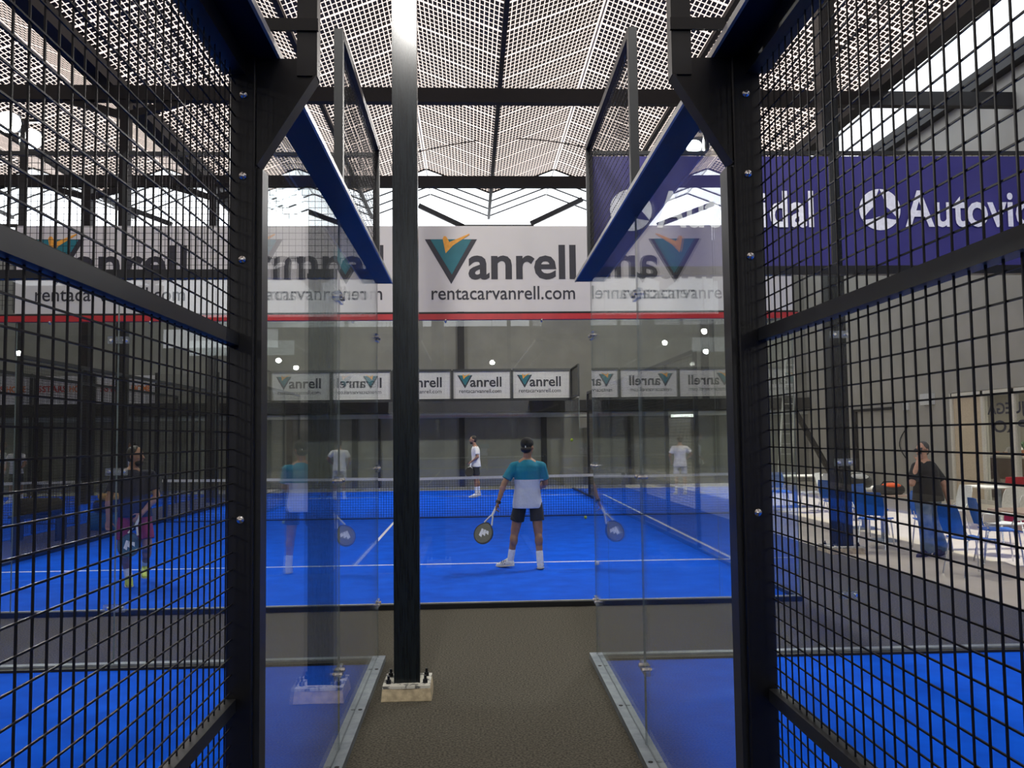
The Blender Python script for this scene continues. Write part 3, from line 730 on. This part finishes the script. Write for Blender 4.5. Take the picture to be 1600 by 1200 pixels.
for sx in (-8.08, -7.32): MB().box(sx-.02, sx+.02, 15.82, 16.18, 0, .40).build('leg', 'frame', r)
r = thing('jacket', 'red jacket hanging over a table by the reception', 'jacket', (10.4, 16.2, .3)); MB().loft([((10.42,16.2,.0),(.26,0,0),(0,.05,0)), ((10.42,16.2,.5),(.24,0,0),(0,.08,0)), ((10.44,16.2,.86),(.2,0,0),(0,.09,0))], 14).build('cloth', 'redcloth', r)
# reception front
fr = MB()
X = 12.4
for y in (16.95, 18.35, 19.15, 20.35, 21.7): fr.box(X-.06, X+.06, y-.05, y+.05, 0, 2.72)
fr.box(X-.06, X+.06, 16.95, 21.7, 2.60, 2.72); fr.box(X-.05, X+.05, 18.4, 21.7, .0, .1)
w = struct(fr, 'window_1', 'alu')
for i, (a, b) in enumerate(((17.0,18.3),(18.4,19.1),(19.2,20.3))):
    MB().box(X-.006, X+.006, a, b, .1, 2.6).build('pane', 'glass', w)
MB().box(X-.012, X+.012, 20.4, 21.65, .1, 2.6).build('solid_panel', 'beige', w)
letters('JUEGA', (X-.01, 18.75, 2.15), (0,1,0), (0,0,1), (-1,0,0), 1.45, .26, 'ink', w, bold=.02)
letters('PRO', (X-.01, 18.75, 1.72), (0,1,0), (0,0,1), (-1,0,0), 1.25, .28, 'ink', w, bold=.02)
struct(MB().box(12.7, 18, 15, 25, -.2, .002), 'floor.002', 'cream'); struct(MB().box(18, 18.2, 15, 25, 0, 3), 'wall_reception', 'beige')
struct(MB().box(12.7, 18.2, 24.9, 25.1, 0, 3), 'wall_reception_side', 'palegrey'); struct(MB().box(12.7, 18.2, 15, 15.1, 0, 3), 'wall_reception_end', 'beige')
struct(MB().box(12.7, 18.2, 15, 25, 2.95, 3.1), 'ceiling_reception', 'palegrey')
r = struct(MB().box(17.9, 17.99, 21.9, 23.9, 1.2, 2.7), 'window_2', 'windowglow')
r = thing('counter', 'brown reception counter behind the glass', 'counter', (14.2, 21.3, 0)); MB().box(13.8, 14.3, 19.6, 23.2, 0, 1.05).build('counter_body', 'wood', r); MB().box(13.7, 14.4, 19.5, 23.3, 1.05, 1.10).build('countertop', 'tablewhite', r)
r = thing('monitor', 'dark computer monitor on the reception counter', 'monitor', (14.1, 20.4, 1.1)); MB().box(14.05, 14.10, 20.1, 20.75, 1.22, 1.62).build('screen', 'screen', r); MB().box(14.0, 14.16, 20.35, 20.5, 1.1, 1.22).build('stand', 'screen', r)
r = thing('potted_plant', 'small potted plant on the reception counter', 'plant', (14.1, 21.5, 1.1)); MB().tube((14.1,21.5,1.10),(14.1,21.5,1.26),.07,.09,n=14).build('pot', 'pot', r)
mb = MB()
for k in range(14):
    a = k*2.4; mb.prism([(0,0),(.02,.12),(0,.26),(-.02,.12)], (14.1,21.5,1.26), (math.cos(a),math.sin(a),0), (math.cos(a+1.5)*.4,math.sin(a+1.5)*.4,.9), (0,0,.003))
mb.build('foliage', 'leaf', r)
L = bpy.data.lights.new('reception_light', 'AREA'); L.energy = 170; L.size = 3; L.color = (1, .88, .72); o = bpy.data.objects.new('reception_light', L); COL.objects.link(o); o.location = (15.2, 20, 2.9)
# small wall things
r = thing('wall_box', 'pale wall box beside the reception front', 'wall box', (12.35, 22.8, 2.62)); MB().box(12.28, 12.4, 22.55, 23.1, 2.48, 2.78).build('casing', 'chairwhite', r)
r = thing('wall_box', 'small white switch box left of the larger wall box', 'wall box', (12.37, 24.0, 2.5)); MB().box(12.34, 12.4, 23.9, 24.15, 2.38, 2.60).build('casing', 'chairwhite', r)
o = struct(MB().box(12.33, 12.4, 24.9, 27.4, 2.42, 2.50).box(12.33, 12.4, 27.2, 27.4, 0, 2.5), 'door_2', 'beam')
r = thing('cable', 'black cable looping down the grey right wall', 'cable', (12.35, 24.2, 1.86)); MB().path([(12.37, 24.0+.5*math.sin(t*.35), 1.9-.11*t) for t in range(9)], .015, 6).build('cable_run', 'wire', r)
# ladder and brace near the far right corner
r = thing('stepladder', 'tall aluminium ladder leaning in the far right corner', 'ladder', (9.2, 25.5, 0))
for dx in (0, .42):
    MB().beam((9.0+dx, 25.2, .03), (9.75+dx*.7, 26.2, 4.1), .05, .07).build('stile', 'ladder', r)
for k in range(13):
    f = (k+.7)/13.5; MB().beam((9.0+.75*f, 25.2+f, .03+4.07*f), (9.42+(.75-.126)*f, 25.2+f, .03+4.07*f), .03, .03).build('rung', 'ladder', r)
r = thing('diagonal_brace', 'dark diagonal steel brace right of the ladder', 'brace', (10.4, 27, 0)); MB().beam((10.0, 27, 3.0), (11.6, 27, .07), .14, .14).build('brace_bar', 'beam', r)

# ================================================================== PEOPLE
def remesh(mb, name, matn, parent, vox, smooth=2, loc=(0,0,0)):
    me = bpy.data.meshes.new(name); me.from_pydata(mb.v, [], mb.f); me.update()
    ob = bpy.data.objects.new(name+'_tmp', me); COL.objects.link(ob)
    md = ob.modifiers.new('r', 'REMESH'); md.mode = 'VOXEL'; md.voxel_size = vox; md.adaptivity = 0
    if smooth: s = ob.modifiers.new('s', 'SMOOTH'); s.iterations = smooth; s.factor = .5
    dg = bpy.context.evaluated_depsgraph_get(); m2 = bpy.data.meshes.new_from_object(ob.evaluated_get(dg))
    bpy.data.objects.remove(ob); bpy.data.meshes.remove(me)
    m2.name = name; m2.materials.clear(); m2.materials.append(M[matn] if isinstance(matn, str) else matn)
    m2.polygons.foreach_set('use_smooth', [True]*len(m2.polygons)); m2.polygons.foreach_set('material_index', [0]*len(m2.polygons)); m2.update()
    o = bpy.data.objects.new(name, m2); COL.objects.link(o)
    if parent is not None: o.parent = parent
    o.location = loc
    return o
def V(*a): return Vector(a)
def hand(mb, wrist, elbow, thumb, curl=.6, s=1.):
    d = (wrist-elbow).normalized(); t = (Vector(thumb)-d*Vector(thumb).dot(d)).normalized(); nrm = d.cross(t)   # nrm = palm side
    pc = wrist+d*.05*s
    mb.loft([(wrist, t*.026*s, nrm*.018*s), (wrist+d*.04*s, t*.038*s, nrm*.016*s), (wrist+d*.085*s, t*.040*s, nrm*.013*s)], 14)
    for i, L in enumerate((.066, .074, .070, .055)):
        b = wrist+d*.083*s+t*(.029-.0195*i)*s; q = b; ang = 0
        for j in range(3):
            ang += curl*(.5 if j == 0 else .75); dd = d*math.cos(ang)+nrm*math.sin(ang); e = q+dd*L*s*(.45, .31, .24)[j]
            mb.capsule(q, e, .0088*s, .0080*s, 8); q = e
    b = wrist+d*.025*s+t*.028*s; e = b+(d*.6+t*.7+nrm*.3).normalized()*.042*s; mb.capsule(b, e, .0115*s, .010*s, 8); mb.capsule(e, e+(d*.85+t*.15+nrm*.5).normalized()*.032*s, .010*s, .0085*s, 8)
def person(label, loc, J, wear, vox=.010, skin='tanned', face=(0,1,0), build=1., group=None):
    """J: joints relative to loc; wear: dict of garments"""
    root = thing('person', label, 'person', loc, group)
    j = {k: Vector(v) for k, v in J.items()}; skm = 'skin' if skin == 'tanned' else 'skin2'
    hd, nk = j['head'], j['neck']; P0 = j['pelvis']
    ax = (j['shR']-j['shL']); ax.z *= .3; ax.normalize(); fw = V(0,0,1).cross(ax).normalized(); bw = build
    hax = (j['hipR']-j['hipL']); hax.z = 0; hax.normalize(); hfw = V(0,0,1).cross(hax).normalized()
    B = MB()
    def ringat(q, w, d, extra=0.):
        c = P0.lerp(nk, q); a = hax.lerp(ax, min(1, q*1.3)).normalized(); f = V(0,0,1).cross(a).normalized()
        return (c, a*(w*bw+extra), f*(d*bw+extra))
    prof = [(-.16,.135,.10),(-.06,.165,.115),(.08,.16,.11),(.28,.138,.098),(.5,.150,.108),(.7,.168,.115),(.85,.165,.10),(.95,.11,.075),(1.02,.058,.056)]
    B.loft([ringat(*p) for p in prof], 24)
    B.capsule(nk-V(0,0,.03), hd-V(0,0,.04), .056, .052)
    for s in ('L', 'R'):
        B.capsule(nk-V(0,0,.085), j['sh'+s]-V(0,0,.03), .045*bw, .044*bw); B.capsule(j['sh'+s]-V(0,0,.03), j['el'+s], .046*bw, .040*bw); B.capsule(j['el'+s], j['wr'+s], .040*bw, .026)
        m = j['el'+s].lerp(j['wr'+s], .28); B.ell(m, .043*bw, .043*bw, .05)
        hand(B, j['wr'+s], j['el'+s], j.get('th'+s, V(0,1,0)), j.get('curl', V(.6,0,0)).x)
        B.capsule(j['hip'+s], j['kn'+s], .086*bw, .058*bw); B.capsule(j['kn'+s], j['an'+s], .054*bw, .037)
        k, a = j['kn'+s], j['an'+s]; back = V(0,0,1).cross((j['hipR']-j['hipL'])).normalized()*-1; B.ell(k.lerp(a, .27)+back*.012, .055*bw, .058*bw, .10)
        B.capsule(a, a.lerp(j['to'+s], .75)-V(0,0,.012), .034, .015)
    f = Vector(face).normalized(); sd = f.cross(V(0,0,1)).normalized()
    R = Matrix((sd, f, V(0,0,1))).transposed()
    B.ell(hd+V(0,0,.02), .074, .093, .100, R); B.ell(hd+R@V(0,.030,-.045), .056, .062, .072, R); B.ell(hd+R@V(0,.062,-.092), .024, .022, .02, R)
    B.capsule(hd+R@V(0,.086,.012), hd+R@V(0,.112,-.022), .010, .015, 8)                   # nose
    B.ell(hd+R@V(0,.088,-.058), .024, .012, .009, R); B.ell(hd+R@V(0,.084,.032), .05, .014, .010, R)   # lips, brow
    for s in (-1, 1): B.ell(hd+R@V(s*.076,-.004,-.008), .010, .020, .032, R); B.ell(hd+R@V(s*.035,.072,-.022), .022, .018, .018, R)
    body = remesh(B, 'body', skm, root, vox)
    for s in (-1, 1): MB().ell(hd+R@V(s*.030,.086,.008), .012, .007, .007, R, 10, 6).build('eye', 'ink', root, smooth=True)
    for o in children_of(root):
        if o.name.startswith('eye'): o.location = (0,0,0)
    def put(mb, name, m, sm=2, v=None): return remesh(mb, name, m, root, v or vox, sm)
    g = wear
    if 'shirt' in g:
        S = MB(); hem = g.get('hem', -.30)
        pr = [(hem,.200,.142),(-.10,.198,.140),(.08,.184,.130),(.3,.166,.120),(.5,.170,.124),(.7,.180,.130),(.82,.172,.118),(.91,.125,.094),(.975,.078,.074)]
        if g.get('belly'): pr = [(a, w*1.02, d*(1.0+.22*max(0, 1-abs(a-.2)*1.6))) for a, w, d in pr]
        S.loft([ringat(*p) for p in pr], 28)
        for s in ('L', 'R'):
            S.capsule(nk-V(0,0,.075), j['sh'+s]-V(0,0,.018), .060*bw, .066*bw); e = j['sh'+s].lerp(j['el'+s], g.get('sleeve', .72)); d = (e-j['sh'+s]).normalized()
            u = d.orthogonal().normalized(); w_ = d.cross(u); S.loft([(j['sh'+s]-V(0,0,.018), u*.064*bw, w_*.064*bw), (e, u*.068*bw, w_*.064*bw)], 18)
        put(S, 'shirt', g['shirt'])
    if 'shorts' in g or 'trousers' in g:
        S = MB(); m = g.get('shorts', g.get('trousers')); L = .62 if 'shorts' in g else 1
        S.loft([ringat(-.19,.15,.115), ringat(-.06,.172,.124), ringat(.06,.162,.116), ringat(.13,.148,.106)], 24)
        for s in ('L', 'R'):
            h, k, a = j['hip'+s], j['kn'+s], j['an'+s]
            if L < 1:
                e = h.lerp(k, g.get('len', .68)); d = (e-h).normalized(); u = d.orthogonal().normalized(); w_ = d.cross(u); S.loft([(h+V(0,0,.0), u*.088*bw, w_*.088*bw), (e, u*.094*bw, w_*.094*bw)], 20)
            else:
                S.capsule(h, k, .100*bw, .080*bw); d = (a-k).normalized(); u = d.orthogonal().normalized(); w_ = d.cross(u); S.loft([(k, u*.079*bw, w_*.079*bw), (k.lerp(a,.5), u*.078*bw, w_*.080*bw), (a+d*.035, u*.075*bw, w_*.085*bw)], 18)
        put(S, 'shorts' if L < 1 else 'jeans', m)
    for s in ('L', 'R'):
        a, k, t = j['an'+s], j['kn'+s], j['to'+s]
        if 'sock' in g:
            up = (k-a).normalized(); S = MB(); S.capsule(a, a+up*g.get('sockh', .13), .045, .047); put(S, 'sock', g['sock'], 1, .008)
        fd = (t-a); fd.z = 0
        fd = fd.normalized() if fd.length > .01 else f; sdd = V(-fd.y, fd.x, 0); dz = (t.z-a.z)
        S = MB(); heel = a-fd*.045; rings = []
        for q, w, h, zc in ((0,.028,.034,-.045),(.12,.042,.056,-.026),(.35,.045,.058,-.030),(.6,.047,.042,-.048),(.85,.042,.026,-.060),(1,.02,.014,-.064)):
            c = heel+fd*(.27*q)+V(0,0,zc+min(0, dz+.05)*q*.6); rings.append((c, sdd*w, V(0,0,h)))
        S.loft(rings, 14); so = put(S, 'shoe', g.get('shoe', 'shoe'), 1, .008)
        S = MB(); 
        for k2, (c, u, v) in enumerate(rings): pass
        S.loft([(c-V(0,0,v.z*.80), u*1.06, V(0,0,.010)) for c, u, v in rings], 12); S.build('sole', g.get('sole', 'sole'), root, smooth=True).location = (0,0,0)
        if g.get('stripes'):
            S = MB()
            for q in (0,1,2):
                c = heel+fd*(.115+.028*q); 
                for sg in (-1, 1): S.beam(c+sdd*sg*.044+V(0,0,-.055), c+sdd*sg*.038-fd*.02+V(0,0,-.005), .010, .004, sdd)
            S.build('stripe', 'ink', root).location = (0,0,0)
    H = MB()
    if g.get('hair') == 'cap':
        H.ell(hd+R@V(0,-.012,.040), .086, .100, .088, R); H.loft([(hd+R@V(0,-.085,.01), R@V(.062,0,0), R@V(0,.02,.02)), (hd+R@V(0,-.135,-.035), R@V(.055,0,0), R@V(0,.006,.006)), (hd+R@V(0,-.150,-.050), R@V(.03,0,0), R@V(0,.004,.004))], 16)
        put(H, 'cap', 'cap', 1, .008)
        H = MB(); H.ell(hd+R@V(0,-.040,-.030), .078, .062, .055, R); put(H, 'hair', 'hair', 1, .008)
        MB().box(-.006,.006,-.002,.002,-.012,.012).build('cap_badge', 'tape', root).location = hd+R@V(.03,-.108,-.0)
    else:
        H.ell(hd+R@V(0,-.020,.045), .083, .092, .086, R); H.ell(hd+R@V(0,-.045,-.005), .078, .062, .075, R)
        put(H, 'hair', g.get('hair', 'hair'), 1, .008)
    if g.get('beard'):
        H = MB(); H.ell(hd+R@V(0,.045,-.075), .055, .056, .048, R); put(H, 'beard', 'hair', 1, .008)
    if g.get('glasses'):
        for s in (-1, 1): MB().tube(hd+R@V(s*.034,.106,.006), hd+R@V(s*.034,.110,.006), .022, n=16).build('spectacle_lens', 'ink', root).location = (0,0,0)
        MB().beam(hd+R@V(-.06,.107,.012), hd+R@V(.06,.107,.012), .004, .005).beam(hd+R@V(-.072,.10,.012), hd+R@V(-.08,0,.008), .003, .006).beam(hd+R@V(.072,.10,.012), hd+R@V(.08,0,.008), .003, .006).build('spectacles', 'ink', root).location = (0,0,0)
    return root
def racket(label, grip, tip, nrm, facem, mark=True, scale=1.):
    """padel racket: grip end, tip of head, face normal"""
    a = Vector(grip); b = Vector(tip); d = (b-a).normalized(); n = Vector(nrm); n = (n-d*n.dot(d)).normalized(); s = d.cross(n)
    r = thing('padel_racket', label, 'racket', a)
    L = (b-a).length; hc = a+d*(L-.135)
    out = []
    for i in range(40):
        t = 2*PI*i/40; x = .125*math.sin(t); y = .14*math.cos(t)
        if y < 0: x *= 1-.28*(y/.14)**2; y *= 1.08
        out.append((x, y))
    MB().prism(out, hc-n*.019, s, d, n*.038).build('racket_rim', 'racketedge', r)
    inn = [(x*.90, y*.90) for x, y in out]
    MB().prism(inn, hc-n*.0205, s, d, n*.041).build('racket_face', facem, r)
    th = hc-d*.135
    MB().beam(th+s*.055, a+d*.13+s*.012, .014, .034, n).beam(th-s*.055, a+d*.13-s*.012, .014, .034, n).build('throat', 'shoe', r)
    MB().tube(a, a+d*.14, .016, .015, n=12).build('grip', 'shoe', r)
    if mark:
        for sg in (-1, 1):
            mb = MB()
            for k in range(3):
                x0 = -.055+.036*k; h = (.035, .065, .095)[k]
                mb.prism([(x0, -.05), (x0+.028, -.05), (x0+.028-.0, -.05+h), (x0-.016, -.05+h+.012)], hc+n*sg*.021-n*.001, s, d, n*.002)
            mb.build('stripe_mark', 'lettering', r)
    return r
# --- teal player
TL = (.755, 11.46, .012)
person('player with black cap, teal and white shirt, seen from behind on the court ahead', TL, dict(
    pelvis=(-.01,0,.90), neck=(-.005,.0,1.44), head=(.0,-.03,1.595), shL=(-.183,0,1.350), shR=(.183,0,1.350), elL=(-.31,-.02,1.12), elR=(.235,.06,1.11),
    wrL=(-.395,-.05,.875), wrR=(.16,.27,1.02), thL=(.3,.9,0), thR=(-.6,0,.6), hipL=(-.10,0,.86), hipR=(.10,0,.86), knL=(-.175,.05,.48), knR=(.125,-.04,.48),
    anL=(-.235,.10,.105), anR=(.14,-.10,.095), toL=(-.40,.22,.03), toR=(.16,.06,.03), curl=(1.1,0,0)),
    dict(shirt='shirt', shorts='shorts', sock='sock', shoe='shoe', hair='cap', beard=False, stripes=True, hem=-.20, len=.62, sleeve=.78), face=(.55,.85,0), vox=.009)
racket('white handled racket with triangular striped mark in the left hand of the teal player', (.335,11.40,.83), (.105,11.30,.375), (-.35,-1,.1), 'racket')
r = thing('wrist_watch', 'black watch on the left wrist of the teal player', 'watch', (.365,11.41,.90)); MB().tube((.370,11.412,.905), (.356,11.408,.875), .036, n=16).build('strap', 'ink', r)
# --- navy player, moving
person('player in navy shirt, maroon shorts and yellow shoes at left behind the mesh', (-4.05, 10.75, .012), dict(
    pelvis=(0,0,.90), neck=(-.04,0,1.40), head=(.0,.0,1.545), shL=(-.20,-.06,1.33), shR=(.16,.06,1.33), elL=(-.27,-.10,1.05), elR=(.25,.03,1.06),
    wrL=(-.26,-.13,.79), wrR=(.13,-.14,.86), thL=(.6,.6,0), thR=(-.3,-.5,.3), hipL=(-.09,-.03,.86), hipR=(.09,.03,.86), knL=(-.12,-.06,.46), knR=(.16,-.02,.46),
    anL=(-.06,.0,.10), anR=(.03,.28,.20), toL=(.0,-.14,.03), toR=(.09,.12,.06), curl=(.9,0,0)),
    dict(shirt='navyshirt', shorts='maroon', sock='sock', shoe='yellow', hair='hair', beard=True, sockh=.09, hem=-.16, len=.78), face=(.95,-.25,.0), vox=.010)
racket('teal and black racket held low by the player in navy', (-3.93, 10.58, .86), (-4.06, 10.50, .385), (.1,-1,.1), 'racketteal', mark=True)
# --- far player in profile
person('far player in white shirt and black shorts standing side-on left of the capped player', (.17, 25.4, .012), dict(
    pelvis=(0,0,.96), neck=(-.02,0,1.50), head=(-.08,0,1.665), shL=(0,-.18,1.43), shR=(-.01,.18,1.43), elL=(.05,-.24,1.17), elR=(.05,.22,1.17),
    wrL=(-.13,-.16,1.04), wrR=(-.15,.12,1.03), thL=(0,.5,.5), thR=(0,-.5,.5), hipL=(0,-.10,.92), hipR=(0,.10,.92), knL=(-.02,-.12,.50), knR=(.03,.14,.50),
    anL=(.0,-.13,.10), anR=(.09,.18,.10), toL=(-.16,-.14,.03), toR=(-.07,.18,.03)),
    dict(shirt='tshirt', shorts='shorts', sock='sock', shoe='shoe', hair='hair', beard=True, sockh=.2, hem=-.14), face=(-1,-.1,0), vox=.012)
racket('dark racket held across the waist of the far side-on player', (.02, 25.25, 1.02), (-.05, 25.15, .62), (-.2,-1,0), 'racketedge', mark=False)
# --- far player back view
person('far player in white shirt seen from behind through the left glass', (-3.75, 25.2, .012), dict(
    pelvis=(0,0,.92), neck=(0,0,1.45), head=(0,.0,1.60), shL=(-.19,0,1.38), shR=(.19,0,1.38), elL=(-.33,.0,1.17), elR=(.30,.0,1.14),
    wrL=(-.22,.18,1.02), wrR=(.22,.16,.95), thL=(.5,0,.5), thR=(-.5,0,.5), hipL=(-.10,0,.88), hipR=(.10,0,.88), knL=(-.12,.0,.48), knR=(.12,.0,.48),
    anL=(-.13,-.02,.10), anR=(.14,-.02,.10), toL=(-.14,.14,.03), toR=(.16,.14,.03)),
    dict(shirt='tshirt', shorts='pale', sock='sock', shoe='shoe', hair='hair', hem=-.2), face=(0,1,0), vox=.014)
for lab, x, y, fx in (('distant player in white shirt behind the head of the player in navy', -9.75, 25.6, -1), ('distant player in white shirt at far left', -13.2, 26.0, .6)):
    person(lab, (x, y, .012), dict(
        pelvis=(0,0,.92), neck=(0,0,1.45), head=(0,0,1.60), shL=(-.19,0,1.38), shR=(.19,0,1.38), elL=(-.28,-.02,1.13), elR=(.28,-.05,1.13),
        wrL=(-.25,-.16,.92), wrR=(.20,-.2,.98), thL=(.5,0,.5), thR=(-.5,0,.5), hipL=(-.10,0,.88), hipR=(.10,0,.88), knL=(-.12,0,.48), knR=(.14,0,.48),
        anL=(-.14,0,.10), anR=(.18,0,.10), toL=(-.15,-.15,.03), toR=(.2,-.15,.03)),
        dict(shirt='tshirt', shorts='shorts', sock='sock', shoe='shoe', hair='hair', hem=-.15), face=(fx,-.6,0), vox=.015)
# --- man on the phone
person('man in black shirt and jeans talking on a phone in the seating area', (6.45, 12.02, .003), dict(
    pelvis=(.0,0,.85), neck=(-.03,0,1.34), head=(-.06,-.01,1.475), shL=(-.20,-.10,1.26), shR=(.13,.12,1.26), elL=(-.32,-.18,1.02), elR=(.23,-.03,.99),
    wrL=(-.215,-.17,1.32), wrR=(.25,-.08,.74), thL=(-.3,.9,.2), thR=(-.8,-.4,0), hipL=(-.10,-.03,.80), hipR=(.09,.03,.80), knL=(-.09,-.07,.44), knR=(.08,.05,.44),
    anL=(-.06,-.05,.09), anR=(.17,.0,.09), toL=(-.22,-.12,.03), toR=(.02,-.10,.03), curl=(1.0,0,0)),
    dict(shirt='blackshirt', trousers='jeans', shoe='darkshoe', sole='darkshoe', hair='greyhair', glasses=True, belly=True, hem=-.18, sleeve=.85), face=(-.85,-.55,0), vox=.010, skin='fair', build=1.14)
r = thing('phone', 'black mobile phone held to the ear of the man in the black shirt', 'phone', (6.30, 11.91, 1.44)); MB().beam((6.275,11.88,1.385), (6.31,11.90,1.515), .012, .072, (0,1,0)).build('phone_body', 'ink', r)
# --- receptionist
person('person in white shirt behind the reception glass', (14.75, 22.9, 0.003), dict(
    pelvis=(0,0,.84), neck=(0,0,1.34), head=(0,0,1.48), shL=(-.05,.17,1.27), shR=(.05,-.17,1.27), elL=(-.16,.22,1.04), elR=(-.06,-.24,1.03),
    wrL=(-.32,.16,1.12), wrR=(-.28,-.16,1.12), thL=(0,0,1), thR=(0,0,1), hipL=(0,.1,.8), hipR=(0,-.1,.8), knL=(0,.1,.44), knR=(0,-.1,.44),
    anL=(.02,.1,.09), anR=(.02,-.1,.09), toL=(-.14,.1,.03), toR=(-.14,-.1,.03)),
    dict(shirt='tshirt', trousers='shorts', shoe='darkshoe', hair='hair', hem=-.15), face=(-1,-.1,0), vox=.014)
# balls
for lab, p in (('yellow ball in the air above the far end of the court', (2.35, 20.0, 1.66)), ('yellow ball on the turf near the right glass', (2.4, 18.2, .045))):
    o = MB().ell((0,0,0), .034, .034, .034).build('padel_ball', 'ball', smooth=True); o.location = p; tag(o, lab, 'ball')

# ================================================================== LIGHT
w = bpy.data.worlds.new('World'); sc.world = w; w.use_nodes = True
bg = w.node_tree.nodes['Background']; bg.inputs[0].default_value = (.93, .96, 1, 1); bg.inputs[1].default_value = 2.6
S = bpy.data.lights.new('sun', 'SUN'); S.energy = 6.5; S.angle = .01; S.color = (1, .95, .88)
so = bpy.data.objects.new('sun', S); COL.objects.link(so); so.rotation_euler = Vector((-.275, .03, -1)).to_track_quat('-Z', 'Y').to_euler()

# ================================================================== CAMERA
f, yaw, pitch, roll, h = 1354.7, .049, .062, -.012, 1.725
cam = bpy.data.cameras.new('camera'); co = bpy.data.objects.new('camera', cam); COL.objects.link(co); sc.camera = co
cam.sensor_width = 36; cam.lens = f*36/1600; cam.clip_start = .05; cam.clip_end = 300
fw = Vector((math.sin(yaw)*math.cos(pitch), math.cos(yaw)*math.cos(pitch), math.sin(pitch)))
rt = Vector((math.cos(yaw), -math.sin(yaw), 0)); up = rt.cross(fw)
r2 = rt*math.cos(roll)+up*math.sin(roll); u2 = -rt*math.sin(roll)+up*math.cos(roll)
co.matrix_world = Matrix.Translation((0,0,h)) @ Matrix((r2, u2, -fw)).transposed().to_4x4()

sc.view_settings.view_transform = 'Standard'; sc.view_settings.look = 'None'; sc.view_settings.exposure = 0; sc.view_settings.gamma = 1; sc.view_settings.use_curve_mapping = False
sc.cycles.max_bounces = 10; sc.cycles.diffuse_bounces = 4; sc.cycles.glossy_bounces = 6; sc.cycles.transparent_max_bounces = 40
sc.cycles.use_denoising = True; sc.cycles.sample_clamp_indirect = 6; sc.cycles.caustics_reflective = False; sc.cycles.caustics_refractive = False
